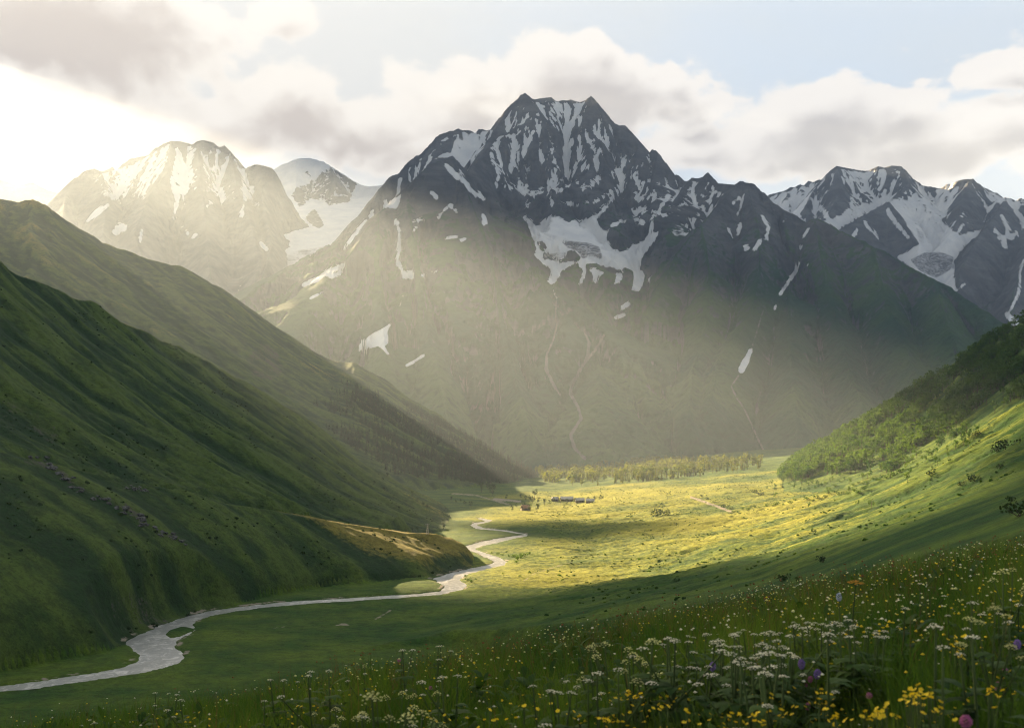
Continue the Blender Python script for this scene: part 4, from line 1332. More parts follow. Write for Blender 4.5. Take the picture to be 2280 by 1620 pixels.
def conifer(h, tiers, n, seed, w=0.17):
    rg = np.random.default_rng(seed)
    g = Geo()
    g.tube([(0, 0, -0.05 * h), (0, 0, 0.5 * h), (0, 0, 0.97 * h)], 0.016 * h, 0.003 * h, 4, 0)
    for k in range(tiers):
        t = k / tiers
        z0 = h * (0.10 + 0.82 * t)
        r = w * h * (1 - t) ** 0.85 + 0.012 * h
        m = max(5, int(n * (1 - 0.5 * t)))
        a = np.sort(rg.uniform(0, 6.28, m))
        top = np.array((0, 0, z0 + h * 0.17 * (1 - 0.5 * t)))
        for x in a:
            rr = r * rg.uniform(0.65, 1.15)
            da = 0.33
            z1 = z0 - rg.uniform(0, 0.05) * h
            g.add([top, (math.cos(x - da) * rr, math.sin(x - da) * rr, z1), (math.cos(x + da) * rr, math.sin(x + da) * rr, z1 + 0.01 * h)], [(0, 1, 2)], 1)
    return g


def merge_trees(name, protos, pts, scales, mats, kind='stuff'):
    vs, fs, ms, off = [], [], [], 0
    arr = [p.arrays() for p in protos]
    for i, (p, s) in enumerate(zip(pts, scales)):
        v, f, m = arr[rng.integers(len(arr))]
        a = rng.uniform(0, 6.28)
        c, sn = math.cos(a), math.sin(a)
        w = np.stack([(v[:, 0] * c - v[:, 1] * sn) * s + p[0], (v[:, 0] * sn + v[:, 1] * c) * s + p[1], v[:, 2] * s + p[2]], 1)
        vs.append(w)
        fs.append(f + off)
        ms.append(m)
        off += len(v)
    me = raw_mesh(name, np.concatenate(vs), np.concatenate(fs), False, np.concatenate(ms))
    for x in mats:
        me.materials.append(x)
    o = bpy.data.objects.new(name, me)
    COL.objects.link(o)
    tag(o, kind=kind)
    return o


def pick(mask, n, weight=None):
    """random points on the near land where mask holds, even per ground area"""
    area = np.gradient(Xg, axis=1) * np.abs(np.gradient(Yg, axis=0)) * mask
    if weight is not None:
        area = area * weight
    p = area.ravel() / area.sum()
    i = rng.choice(len(p), n, p=p)
    r, c = np.unravel_index(i, Zg.shape)
    r = np.clip(r, 1, Zg.shape[0] - 2)
    c = np.clip(c, 1, Zg.shape[1] - 2)
    fr, fc = rng.uniform(-0.5, 0.5, n), rng.uniform(-0.5, 0.5, n)
    uu = u_near[c] + fc * (u_near[1] - u_near[0])
    yy = yrows[r] + fr * (yrows[np.clip(r + 1, 0, len(yrows) - 1)] - yrows[r - 1]) / 2
    xx = uu * yy
    return np.stack([xx, yy, ground(xx, yy)], 1)


def px_point(px_, py_, ymin=60, ymax=2850, h=0.0):
    """where the sight line of the photograph meets the land"""
    ys = np.concatenate([np.linspace(ymin, 300, 200), np.linspace(300, ymax, 1600)]) if ymin < 300 else np.linspace(ymin, ymax, 1600)
    uu = (px_ - CX) / FPX
    z = ground(uu * ys, ys) + h
    v = (HY - py_) / FPX
    k = np.argmax(z / ys >= v)
    y = ys[k]
    return (uu * y, y, float(ground(uu * y, y)[0]))

MTREE = [M_bark, M_leafy]
rpx, rpy = project(Xg, Yg, Zg)
# ---- wood on the right slope
r = R()
poly_mask(r, [(1700, 1060), (1755, 1030), (1850, 980), (1950, 920), (2100, 822), (2330, 680), (2330, 872), (2200, 942), (2100, 996), (2030, 1030), (1985, 1055), (1940, 1052), (1880, 1058), (1830, 1060), (1780, 1072), (1720, 1078)], 1.0)
wood = (sample(r, rpx, rpy) > 0.5) & (lay == 5)
low = [broadleaf(1.0, 42, 900 + i) for i in range(6)]
hi = [broadleaf(1.0, 150, 950 + i) for i in range(6)]
pts = pick(wood, 4300, np.clip(0.35 + fbm(Xg / 60, Yg / 60, 3, 301), 0.02, 1.5))
pp = project(pts[:, 0], pts[:, 1], pts[:, 2])
lowedge = np.interp(pp[0], [1700, 1780, 1880, 1985, 2100, 2280], [1076, 1072, 1058, 1055, 996, 900])
score = (lowedge - pp[1]) + rng.uniform(0, 12, len(pts))
order = np.argsort(score)
near_i, rest_i = order[:230], order[230:]
merge_trees('hillside_wood', low, pts[rest_i], rng.uniform(8.5, 15, len(rest_i)), MTREE)
hm = [g.mesh('broadleaf_tree', MTREE) for g in hi]
for k, i in enumerate(near_i):
    o = add_obj('broadleaf_tree', hm[k % 6], pts[i], rng.uniform(0, 6.28), rng.uniform(8.0, 14.0))
    tag(o, 'small leafy tree along the lower edge of the wood on the right slope', 'tree', 'trees along the lower edge of the right-hand wood')
for k in range(64):                                        # stragglers on the grass below the edge
    x = rng.uniform(1705, 2200)
    y = float(np.interp(x, [1700, 1780, 1880, 1985, 2100, 2280], [1076, 1072, 1058, 1055, 996, 900])) + rng.exponential(11.0) + 3
    q_ = px_point(x, y, 500)
    o = add_obj('broadleaf_tree', hm[k % 6], q_, rng.uniform(0, 6.28), rng.uniform(3.0, 7.5))
    tag(o, 'small leafy tree along the lower edge of the wood on the right slope', 'tree', 'trees along the lower edge of the right-hand wood')
# ---- wood at the valley head, catching the sun
r = R()
poly_mask(r, [(1195, 1030), (1700, 1030), (1680, 1080), (1560, 1090), (1440, 1090), (1330, 1088), (1270, 1082), (1215, 1076), (1190, 1050)], 1.0)
MF = [M_bark, M_birch]
fir_hi = [conifer(1.0, 9, 9, 800 + i, 0.15) for i in range(4)] + [broadleaf(1.0, 90, 820 + i, spread=0.24) for i in range(4)]
fir_lo = [conifer(1.0, 5, 6, 840 + i, 0.16) for i in range(4)] + [broadleaf(1.0, 30, 860 + i, spread=0.25) for i in range(3)]
vw = (sample(r, rpx, rpy) > 0.5) & (lay == 0) & (Yg > 1750) & (Yg < 2860)
tp = pick(vw, 1100, np.clip(0.25 + fbm(Xg / 90, Yg / 90, 3, 303), 0.02, 1.5))
q = np.argsort(tp[:, 1])
fm = [g.mesh('valley_tree', MF) for g in fir_hi]
for k, i in enumerate(q[:220]):
    o = add_obj('valley_tree', fm[k % 8], tp[i], rng.uniform(0, 6.28), rng.uniform(12, 20))
    tag(o, 'slim sunlit tree in the wood at the foot of the main mountain', 'tree', 'sunlit trees at the foot of the main mountain')
merge_trees('valley_head_wood', fir_lo, tp[q[220:]], rng.uniform(13, 22, len(q) - 220), MF)
# ---- dark firs on the far left slope
r = R()
poly_mask(r, [(690, 880), (760, 850), (860, 880), (960, 930), (1060, 985), (1170, 1045), (1235, 1075), (1230, 1090), (1130, 1082), (1060, 1078), (960, 1066), (870, 1056), (800, 1010), (720, 950)], 1.0)
fw = (sample(r, rpx, rpy) > 0.5) & (lay == 4)
pts = pick(fw, 5200, np.clip(0.2 + 1.3 * fbm(Xg / 110, Yg / 110, 3, 305) + 0.8 * smooth(rpx, 700, 1000), 0.0, 2.0))
merge_trees('fir_wood', [conifer(1.0, 5, 6, 700 + i, 0.17) for i in range(5)], pts, rng.uniform(9, 19, len(pts)), [M_bark, M_fir])
# ---- single trees of the valley floor
crownm = [[], []]
protos = []
for i in range(5):
    g = broadleaf(1.0, 200, 600 + i, spread=0.30 + 0.03 * i)
    v, f, m = g.arrays()
    tr, cr = Geo(), Geo()
    tr.add(v, f[m == 0])
    cr.add(v, f[m == 1])
    protos.append((tr.mesh('trunk', [M_bark]), cr.mesh('crown', [M_leafy_dark])))


def parts_tree(name, loc, s, k, label, group=None, cat='tree'):
    e = bpy.data.objects.new(name, None)
    e.empty_display_size = 0.5
    COL.objects.link(e)
    e.location = loc
    e.rotation_euler = (0, 0, rng.uniform(0, 6.28))
    e.scale = (s, s, s)
    add_obj('trunk', protos[k % 5][0], (0, 0, 0), parent=e)
    add_obj('crown', protos[k % 5][1], (0, 0, 0), parent=e)
    tag(e, label, cat, group)
    return e


for k, (tx, ty, hpx, lab) in enumerate([
        (1072, 1096, 24, 'dark tree standing left of its twin on the shaded flat before the village'), (1096, 1104, 26, 'dark rounded tree right of its twin on the shaded flat before the village'),
        (1086, 1090, 18, 'small dark tree behind the pair on the shaded flat'), (1190, 1108, 22, 'tall dark tree just left of the village roofs'), (1128, 1112, 12, 'small dark tree alone on the flat left of the village'),
        (862, 1066, 14, 'small dark tree on the grassy crest where the two left slopes meet')]):
    p = px_point(tx, ty, 700)
    parts_tree('valley_tree', p, max(5.0, hpx / FPX * p[1]), k, lab)
for k, (tx, ty) in enumerate([(1160, 1112), (1170, 1114), (1178, 1116), (1186, 1120), (1200, 1122), (1212, 1126), (1224, 1124), (1150, 1130), (1165, 1134), (1180, 1138), (1196, 1140), (1140, 1138), (1232, 1120), (1248, 1122), (1262, 1122), (1280, 1122), (1310, 1116), (1325, 1114), (1338, 1116)]):
    p = px_point(tx, ty, 700)
    parts_tree('valley_tree', p, rng.uniform(6, 10), k, 'low dark tree in the thicket around the village', 'dark trees round the village')
for k, (tx, ty) in enumerate([(1005, 1115), (1015, 1120), (1025, 1117), (1035, 1124), (1048, 1128), (918, 1108), (930, 1118), (942, 1128), (950, 1134)]):
    p = px_point(tx, ty, 700)
    parts_tree('shrub', p, rng.uniform(4, 7), k, 'dark shrub in the gully at the foot of the left slopes', 'shrubs in the left gully', 'shrub')
bush = []
for i in range(5):
    rg = np.random.default_rng(640 + i)
    g = Geo()
    n = 150
    cl = np.stack([rg.normal(0, 0.38, 7), rg.normal(0, 0.38, 7), rg.uniform(0.2, 0.7, 7)], 1)
    d = rg.standard_normal((n, 3))
    d /= np.linalg.norm(d, axis=1, keepdims=True)
    c = cl[rg.integers(0, 7, n)] + d * 0.30
    c[:, 2] = np.maximum(c[:, 2], 0.02)
    for q in cl[:4]:
        g.tube([(0, 0, -0.1), q], 0.03, 0.01, 4, 0)
    g.quads(c, rg.uniform(0.06, 0.13, n), d, 1, rg, 1.2)
    bush.append(g.mesh('shrub', [M_bark, M_leafy_dark]))
bush2 = []
for b in bush:
    c = b.copy()
    c.materials[1] = M_leafy
    bush2.append(c)
for k, (tx, ty, w) in enumerate([(1132, 1238, 8), (1145, 1240, 12), (1152, 1246, 14), (1160, 1243, 16), (1168, 1238, 14), (1180, 1234, 10), (1150, 1252, 10), (1095, 1232, 6), (1108, 1234, 8), (1118, 1236, 7), (1128, 1230, 6), (1040, 1292, 10), (1050, 1297, 10), (1035, 1284, 7), (1060, 1290, 6), (1120, 1278, 6), (1180, 1275, 8), (1158, 1284, 7), (1212, 1232, 6)]):
    p = px_point(tx, ty, 450)
    o = add_obj('shrub', bush2[k % 5], p, rng.uniform(0, 6), w / FPX * p[1] * 0.7)
    tag(o, 'sunlit leafy shrub on the right bank of the river bend', 'shrub', 'shrubs on the sunlit river bank')
for k, (tx, ty, w, lab) in enumerate([
        (1833, 1252, 26, 'round dark shrub standing alone on the shaded slope above the flower meadow'), (1745, 1292, 30, 'low broad dark shrub at the upper edge of the flower meadow'), (1775, 1294, 18, 'small dark shrub just right of the low broad one'),
        (1505, 1296, 14, 'small dark shrub alone on the shaded fold under the sunlit band'), (2272, 1150, 60, 'big dark shrub at the right end of the shaded slope'), (2240, 1000, 40, 'wide dark shrub high on the bright right slope'), (2220, 1006, 24, 'dark shrub beside the wide one high on the right slope'),
        (2175, 972, 20, 'small dark shrub below the wood on the right slope'), (2225, 1045, 18, 'dark shrub in the middle of the right slope below the wide one'), (2172, 1072, 26, 'dark shrub right of its slimmer neighbour on the right slope'), (2140, 1082, 18, 'slim dark shrub left of a wider one on the right slope'),
        (2070, 1058, 22, 'dark shrub on the left of the right slope under the sunny rib'), (2250, 1118, 26, 'dark shrub on the rib above the big one at the right'), (1460, 1150, 30, 'dark shrubby hollow in the middle of the golden flat'), (1480, 1148, 24, 'dark shrub right of the hollow in the golden flat'),
        (1615, 1130, 14, 'shrub beside the lower end of the pale track'), (1628, 1133, 10, 'shrub just below the end of the pale track'), (1590, 1120, 9, 'shrub above the middle of the pale track'), (1575, 1112, 9, 'shrub above the upper part of the pale track'), (1560, 1106, 9, 'shrub at the upper end of the pale track'),
        (1685, 1098, 16, 'shrub alone on the golden slope left of the wood'), (1695, 1102, 14, 'smaller shrub beside the one on the golden slope')]):
    p = px_point(tx, ty, 90)
    o = add_obj('shrub', bush[k % 5], p, rng.uniform(0, 6), w / FPX * p[1] * 0.62)
    tag(o, lab, 'shrub')
# loose shrubs along the ribs of the right slope
k = 0
for line in ([(1640, 1138), (1700, 1128), (1760, 1120), (1830, 1108), (1880, 1100), (1930, 1090)], [(1900, 1078), (1950, 1070), (1985, 1062), (2020, 1045)], [(1790, 1090), (1830, 1080), (1870, 1076)]):
    L = np.array(line, float)
    for t in np.arange(0, len(L) - 1, 0.22):
        a = int(t)
        q = L[a] + (L[a + 1] - L[a]) * (t - a) + rng.normal(0, 2.5, 2)
        p = px_point(q[0], q[1], 500)
        o = add_obj('shrub', bush2[k % 5], p, rng.uniform(0, 6), rng.uniform(1.6, 3.6))
        tag(o, 'small green shrub in the line along the sunlit rib of the right slope', 'shrub', 'shrubs along the sunlit rib')
        k += 1

# low scrub and tussocks over the slopes
tus = []
for i in range(5):
    rg = np.random.default_rng(670 + i)
    g = Geo()
    n = 16
    d = rg.standard_normal((n, 3))
    d[:, 2] = np.abs(d[:, 2])
    d /= np.linalg.norm(d, axis=1, keepdims=True)
    g.quads(d * np.array([0.42, 0.42, 0.30]) * rg.uniform(0.5, 1, (n, 1)), rg.uniform(0.18, 0.34, n), d, 1, rg, 1.1)
    tus.append(g)
wl_ = np.where((lay == 3) | (lay == 2), 1.0, 0.0) * np.clip(fbm(Xg / 42, Yg / 42, 4, 311) + 0.15 - 0.10 * a_rib, 0, 1) * (Yg > 330)
pts = pick(np.ones_like(Zg), 5200, wl_ + 1e-9)
merge_trees('hillside_scrub', tus, pts, rng.uniform(0.7, 2.6, len(pts)) * rng.uniform(0.6, 1.2, len(pts)), [M_bark, M_leafy_dark])
wl_ = np.where((lay == 0) | (lay == 6) | (lay == 7), 1.0, 0.0) * np.clip(fbm(Xg / 30, Yg / 22, 4, 313) - 0.05, 0, 1) * (Yg > 300) * (Yg < 1700) * smooth(Xg, 0, 40)
pts = pick(np.ones_like(Zg), 4200, wl_ + 1e-9)
merge_trees('meadow_scrub', tus, pts, rng.uniform(0.6, 1.9, len(pts)), [M_bark, M_leafy])

# ---- village: a few small houses with pale roofs
M_wall = plain_material('house_wall', (0.16, 0.14, 0.12), 0.9, 0.2, 0.5)
M_roof = plain_material('pale_roof', (0.52, 0.50, 0.47), 0.7, 0.15, 0.5)
M_roof_red = plain_material('rusty_roof', (0.34, 0.20, 0.13), 0.7, 0.2, 0.5)
M_dark = plain_material('dark_opening', (0.02, 0.02, 0.02), 0.5, 0.1)


def house(px_, py_, L, W, hw, rz, roofm, label):
    p = px_point(px_, py_, 900)
    e = bpy.data.objects.new('house', None)
    COL.objects.link(e)
    e.location = (p[0], p[1], p[2] - 0.3)
    e.rotation_euler = (0, 0, rz)
    l, w, rh = L / 2, W / 2, W * 0.42
    g = Geo()
    v = [(-l, -w, 0), (l, -w, 0), (l, w, 0), (-l, w, 0), (-l, -w, hw), (l, -w, hw), (l, w, hw), (-l, w, hw), (-l, 0, hw + rh), (l, 0, hw + rh)]
    g.add(v, [(0, 1, 5), (0, 5, 4), (1, 2, 6), (1, 6, 5), (2, 3, 7), (2, 7, 6), (3, 0, 4), (3, 4, 7), (4, 8, 7), (5, 6, 9)])
    add_obj('wall', g.mesh('wall', [M_wall]), (0, 0, 0), parent=e)
    g = Geo()
    for s in (-1, 1):
        a = [(-l - 0.4, s * (w + 0.5), hw - 0.3), (l + 0.4, s * (w + 0.5), hw - 0.3), (l + 0.4, 0, hw + rh + 0.05), (-l - 0.4, 0, hw + rh + 0.05)]
        b = [(x, y, z + 0.2) for x, y, z in a]
        g.add(a + b, [(0, 1, 2), (0, 2, 3), (4, 5, 6), (4, 6, 7), (0, 1, 5), (0, 5, 4), (1, 2, 6), (1, 6, 5), (3, 0, 4), (3, 4, 7)])
    add_obj('roof', g.mesh('roof', [roofm]), (0, 0, 0), parent=e)
    for x in (-l * 0.55, 0.0, l * 0.55):
        g = Geo()
        x0, x1, z0, z1 = x - 0.5, x + 0.5, hw * 0.35, hw * 0.75
        y0, y1 = -w - 0.03, -w + 0.1
        g.add([(x0, y0, z0), (x1, y0, z0), (x1, y0, z1), (x0, y0, z1), (x0, y1, z0), (x1, y1, z0), (x1, y1, z1), (x0, y1, z1)], [(0, 1, 2), (0, 2, 3), (3, 2, 6), (3, 6, 7), (0, 4, 5), (0, 5, 1), (0, 3, 7), (0, 7, 4), (1, 5, 6), (1, 6, 2)])
        add_obj('window', g.mesh('window', [M_dark]), (0, 0, 0), parent=e)
    tag(e, label, 'house')


house(1262, 1115, 16, 7, 3.2, 0.15, M_roof, 'longest low house of the village, with a pale roof')
house(1236, 1115, 8, 6, 3.0, -0.3, M_roof, 'small pale roofed house left of the longest house')
house(1291, 1118, 11, 6, 3.0, 0.1, M_roof, 'pale roofed house just right of the longest house')
house(1314, 1119, 10, 6, 2.8, -0.1, M_roof, 'lowest pale roofed house at the right end of the village')
house(1170, 1136, 9, 7, 3.2, 0.5, M_roof_red, 'small house with a rusty brown roof among dark trees left of the village')

# ---- lattice mast beside the sunlit knoll
p = px_point(952, 1190, 600)
g = Geo()
hm_ = 24 / FPX * p[1]
for sx, sy in ((-1, -1), (1, -1), (1, 1), (-1, 1)):
    g.tube([(sx * 0.7, sy * 0.7, -0.3), (sx * 0.16, sy * 0.16, hm_)], 0.09, 0.06, 4)
for i in range(6):
    z0, z1 = hm_ * i / 6, hm_ * (i + 1) / 6
    a0, a1 = 0.7 - 0.54 * i / 6, 0.7 - 0.54 * (i + 1) / 6
    g.tube([(-a0, -a0, z0), (a1, -a1, z1)], 0.04, 0.04, 3)
    g.tube([(a0, a0, z0), (-a1, a1, z1)], 0.04, 0.04, 3)
for z in (0.8, 0.93):
    g.tube([(-1.5, 0, hm_ * z), (1.5, 0, hm_ * z)], 0.07, 0.07, 4)
M_steel = plain_material('grey_steel', (0.22, 0.22, 0.22), 0.5, 0.1)
tag(add_obj('pylon', g.mesh('pylon', [M_steel]), p), 'thin grey lattice mast behind the sunlit knoll', 'mast')

# ---- rocks
M_rock = plain_material('grey_rock', (0.10, 0.10, 0.095), 0.9, 0.35, 1.2)
rocks = []
for i in range(5):
    bm = bmesh.new()
    bmesh.ops.create_icosphere(bm, subdivisions=2, radius=1.0)
    for v in bm.verts:
        n = vnoise(np.array([v.co.x * 1.3 + i * 9.1]), np.array([v.co.y * 1.3 + v.co.z * 1.7]), i)[0]
        v.co *= 0.8 + 0.55 * n
        v.co.z *= 0.65
    me = bpy.data.meshes.new('rock')
    bm.to_mesh(me)
    bm.free()
    me.materials.append(M_rock)
    rocks.append(me)
k = 0
for line, n, sp in (([(70, 1030), (130, 1048), (165, 1088), (210, 1102), (260, 1128), (310, 1150), (320, 1170)], 60, 10), ([(318, 1165), (360, 1190), (415, 1208)], 22, 8), ([(270, 1083), (335, 1096)], 12, 5)):
    L = np.array(line, float)
    for _ in range(n):
        t = rng.uniform(0, len(L) - 1.001)
        a = int(t)
        q = L[a] + (L[a + 1] - L[a]) * (t - a) + rng.normal(0, sp * 0.6, 2)
        p = px_point(q[0], q[1], 300)
        o = add_obj('rock', rocks[k % 5], p, rng.uniform(0, 6), rng.uniform(0.5, 1.9))
        tag(o, 'grey boulder in the stone stream down the shaded left slope', 'rock', 'boulders of the stone stream on the left slope')
        k += 1

# ------------------------------------------------------------------ the flower meadow in front
M_grass = foliage_material('meadow_grass', ((0.026, 0.080, 0.010), (0.105, 0.170, 0.022)), 0.9, 0.45)
M_drygrass = foliage_material('dry_grass', ((0.090, 0.060, 0.024), (0.19, 0.13, 0.055)), 0.9, 0.35)
M_herb = foliage_material('herb_leaves', ((0.014, 0.045, 0.009), (0.045, 0.095, 0.016)), 1.1, 0.35)
M_stem = plain_material('green_stem', (0.055, 0.085, 0.025))
M_white = plain_material('white_petals', (0.86, 0.84, 0.72), 0.8, 0.08, 8, 0.25)
M_cream = plain_material('cream_petals', (0.66, 0.66, 0.30), 0.8, 0.2, 8, 0.25)
M_yellow = plain_material('yellow_petals', (0.80, 0.60, 0.03), 0.7, 0.15, 8, 0.25)
M_orange = plain_material('orange_petals', (0.62, 0.30, 0.03), 0.7, 0.15, 8, 0.25)
M_pink = plain_material('pink_petals', (0.48, 0.14, 0.33), 0.8, 0.2, 8, 0.25)
M_violet = plain_material('violet_petals', (0.22, 0.14, 0.42), 0.8, 0.2, 8, 0.25)
M_blue = plain_material('pale_blue_petals', (0.52, 0.58, 0.78), 0.8, 0.12, 8, 0.25)
M_rust = plain_material('rusty_seeds', (0.26, 0.11, 0.045), 0.9, 0.35, 4, 0.15)


def blades(name, n, y0, y1, hmin, hmax, wid, mat, dens=None, seed=1, power=0.0):
    rg = np.random.default_rng(seed)
    t = rg.uniform(0, 1, n)
    Y = (y0 ** (1 - power) + t * (y1 ** (1 - power) - y0 ** (1 - power))) ** (1 / (1 - power))
    u = rg.uniform(-0.52, 0.52, n)
    X = u * Y
    if dens is not None:
        k = rg.uniform(0, 1, n) < dens(X, Y)
        X, Y = X[k], Y[k]
    n = len(X)
    Z = ground(X, Y)
    clump = 0.65 + 0.7 * np.clip(0.5 + fbm(X / 0.55, Y / 0.55, 2, 401), 0, 1)
    h = rg.uniform(hmin, hmax, n) * clump
    w = wid * (0.7 + 0.08 * Y) * rg.uniform(0.6, 1.3, n)
    a = rg.uniform(0, 6.28, n)
    b = rg.uniform(0, 6.28, n)
    lean = h * rg.uniform(0.08, 0.55, n)
    sx, sy = np.cos(a) * w / 2, np.sin(a) * w / 2
    lx, ly = np.cos(b) * lean, np.sin(b) * lean
    z0 = Z - 0.02
    v = np.stack([np.stack([X - sx, Y - sy, z0], 1), np.stack([X + sx, Y + sy, z0], 1),
                  np.stack([X - sx * 0.8 + lx * 0.35, Y - sy * 0.8 + ly * 0.35, z0 + h * 0.6], 1), np.stack([X + sx * 0.8 + lx * 0.35, Y + sy * 0.8 + ly * 0.35, z0 + h * 0.6], 1),
                  np.stack([X + lx, Y + ly, z0 + h * 0.97], 1)], 1).reshape(-1, 3)
    i = np.arange(n)[:, None] * 5
    f = np.concatenate([i + np.array([[0, 1, 3]]), i + np.array([[0, 3, 2]]), i + np.array([[2, 3, 4]])])
    me = raw_mesh(name, v, f)
    me.materials.append(mat)
    o = bpy.data.objects.new(name, me)
    COL.objects.link(o)
    tag(o, kind='stuff')
    return o


def mpx(X, Y, Z):
    return project(X, Y, Z)


blades('meadow_grass', 300000, 2.6, 34, 0.22, 0.52, 0.0048, M_grass, None, 11, 0.15)
blades('dry_grass', 110000, 6.0, 34, 0.28, 0.60, 0.0035, M_drygrass, lambda X, Y: np.clip(0.10 + 0.80 * smooth(Y, 8, 13) * (0.6 + fbm(X / 2.0, Y / 2.0, 3, 411)) * smooth(X / Y, -0.35, 0.1), 0, 1), 12, 0.0)


def herbs():
    rg = np.random.default_rng(21)
    n = 760
    Y = rg.uniform(3.0, 17.0, n * 3)
    X = rg.uniform(-0.5, 0.5, n * 3) * Y
    d = fbm(X / 1.3, Y / 1.3, 3, 421) + 0.25 * smooth(-Y, -10, -5)
    k = np.argsort(-d)[:n]
    g = Geo()
    for x, y in zip(X[k], Y[k]):
        z = float(ground(x, y)[0])
        for j in range(rg.integers(5, 9)):
            a = rg.uniform(0, 6.28)
            el_ = rg.uniform(0.35, 1.2)
            zb = z + rg.uniform(0.05, 0.40)
            g.leaf((x, y, zb), (math.cos(a) * math.cos(el_), math.sin(a) * math.cos(el_), math.sin(el_)), rg.uniform(0.10, 0.24), rg.uniform(0.03, 0.075), rg.uniform(0.2, 0.6))
    o = bpy.data.objects.new('undergrowth', g.mesh('undergrowth', [M_herb], True))
    COL.objects.link(o)
    tag(o, kind='stuff')


herbs()


def tiny_flowers(name, n, y0, y1, hmin, hmax, rad, mat, dens, seed):
    """heads too many and too small to count"""
    rg = np.random.default_rng(seed)
    Y = rg.uniform(y0, y1, n)
    X = rg.uniform(-0.5, 0.5, n) * Y
    k = rg.uniform(0, 1, n) < dens(X, Y)
    X, Y = X[k], Y[k]
    n = len(X)
    Z = ground(X, Y) + rg.uniform(hmin, hmax, n)
    r_ = rad * rg.uniform(0.6, 1.4, n)[:, None]
    base = np.array([(0, 0, 0.8), (1, 0, 0), (0.31, 0.95, 0), (-0.81, 0.59, 0), (-0.81, -0.59, 0), (0.31, -0.95, 0), (0, 0, -0.5)])
    v = (base[None] * (1 + 0.2 * rg.standard_normal((n, 7, 1))) * r_[:, :, None] + np.stack([X, Y, Z], 1)[:, None]).reshape(-1, 3)
    fb = np.array([(0, 1, 2), (0, 2, 3), (0, 3, 4), (0, 4, 5), (0, 5, 1), (6, 2, 1), (6, 3, 2), (6, 4, 3), (6, 5, 4), (6, 1, 5)])
    f = (np.arange(n)[:, None, None] * 7 + fb[None]).reshape(-1, 3)
    # thin stalks
    zb = ground(X, Y)
    s = 0.0018 * (1 + Y / 8)
    sv = np.stack([np.stack([X - s, Y, zb], 1), np.stack([X + s, Y, zb], 1), np.stack([X, Y, Z], 1)], 1).reshape(-1, 3)
    sf = np.arange(n * 3).reshape(-1, 3) + len(v)
    me = raw_mesh(name, np.concatenate([v, sv]), np.concatenate([f, sf]), False, np.concatenate([np.zeros(len(f)), np.ones(len(sf))]))
    me.materials.append(mat)
    me.materials.append(M_stem)
    o = bpy.data.objects.new(name, me)
    COL.objects.link(o)
    tag(o, kind='stuff')


pat = lambda X, Y, s, sd: np.clip(0.5 + 1.2 * fbm(X / s, Y / s, 3, sd), 0, 1)
tiny_flowers('tiny_cream_flowers', 10000, 7, 30, 0.30, 0.62, 0.009, M_cream, lambda X, Y: pat(X, Y, 2.2, 431) ** 2 * (0.25 + 0.75 * smooth(X / Y, -0.2, 0.25)), 31)
tiny_flowers('tiny_white_flowers', 7000, 5, 30, 0.28, 0.6, 0.009, M_white, lambda X, Y: pat(X, Y, 1.8, 433) ** 2 * (0.2 + 0.8 * smooth(X / Y, -0.2, 0.3)), 32)
tiny_flowers('tiny_yellow_flowers', 9000, 5, 28, 0.25, 0.55, 0.009, M_yellow, lambda X, Y: pat(X, Y, 2.0, 435) ** 2 * (0.25 + 0.5 * smooth(X / Y, -0.3, 0.1)), 33)
tiny_flowers('rusty_seed_heads', 7500, 8, 32, 0.35, 0.68, 0.012, M_rust, lambda X, Y: pat(X, Y, 2.6, 437) ** 1.5 * smooth(Y, 8, 13) * smooth(X / Y, -0.35, 0.05), 34)


def meadow_spot(px_, py_, h):
    """stand a plant of height h so that its head is seen at this place of the photograph"""
    ys = np.linspace(2.6, 17.0, 300)
    uu = (px_ - CX) / FPX
    q = (ground(uu * ys, ys) + h) / ys
    v = (HY - py_) / FPX
    k = np.flatnonzero(q >= v)
    y = ys[k[0]] if len(k) else ys[int(np.argmax(q))]
    return (uu * y, y, float(ground(uu * y, y)[0]))


def umbel_parts(seed, h, rad, heads, dome, leafy=True):
    """stem with stalks and leaves, and the flower heads, as (stem geo, [(head geo)])"""
    rg = np.random.default_rng(seed)
    st = Geo()
    hs = []
    for k in range(heads):
        a = rg.uniform(0, 6.28)
        off = 0.0 if k == 0 else rg.uniform(0.06, 0.16) * (1 + 0.3 * k / max(1, heads))
        hz = h if k == 0 else h * rg.uniform(0.72, 1.0)
        top = np.array((math.cos(a) * off, math.sin(a) * off, hz))
        st.tube([(0, 0, -0.03) if k == 0 else (0, 0, hz * 0.55), (top[0] * 0.5, top[1] * 0.5, hz * 0.75), top - np.array((0, 0, rad * 0.55))], 0.006, 0.0035, 5)
        R_ = rad * rg.uniform(0.75, 1.1)
        g = Geo()
        n = int(26 * (R_ / 0.06) ** 1.2) + 8
        for j in range(n):
            rr = math.sqrt((j + 0.5) / n)
            t = j * 2.39996 + rg.normal(0, 0.15)
            c = top + np.array((math.cos(t) * rr * R_, math.sin(t) * rr * R_, -dome * rr * rr * R_ + rg.normal(0, 0.05) * R_))
            g.blob(c, R_ * rg.uniform(0.13, 0.2), 0.6, 0, 0.2, rg)
            if j % 3 == 0:
                st.tube([top - np.array((0, 0, R_ * 0.6)), c - np.array((0, 0, 0.004))], 0.0013, 0.001, 3)
        hs.append(g)
    if leafy:
        for k in range(10):
            a = rg.uniform(0, 6.28)
            z = h * rg.uniform(0.15, 0.75)
            L = rg.uniform(0.07, 0.14)
            for b in (-0.55, 0, 0.55):
                st.leaf((0, 0, z), (math.cos(a + b), math.sin(a + b), 0.5), L * (1 - 0.25 * abs(b)), 0.045, 0.5, 1)
    return st, hs


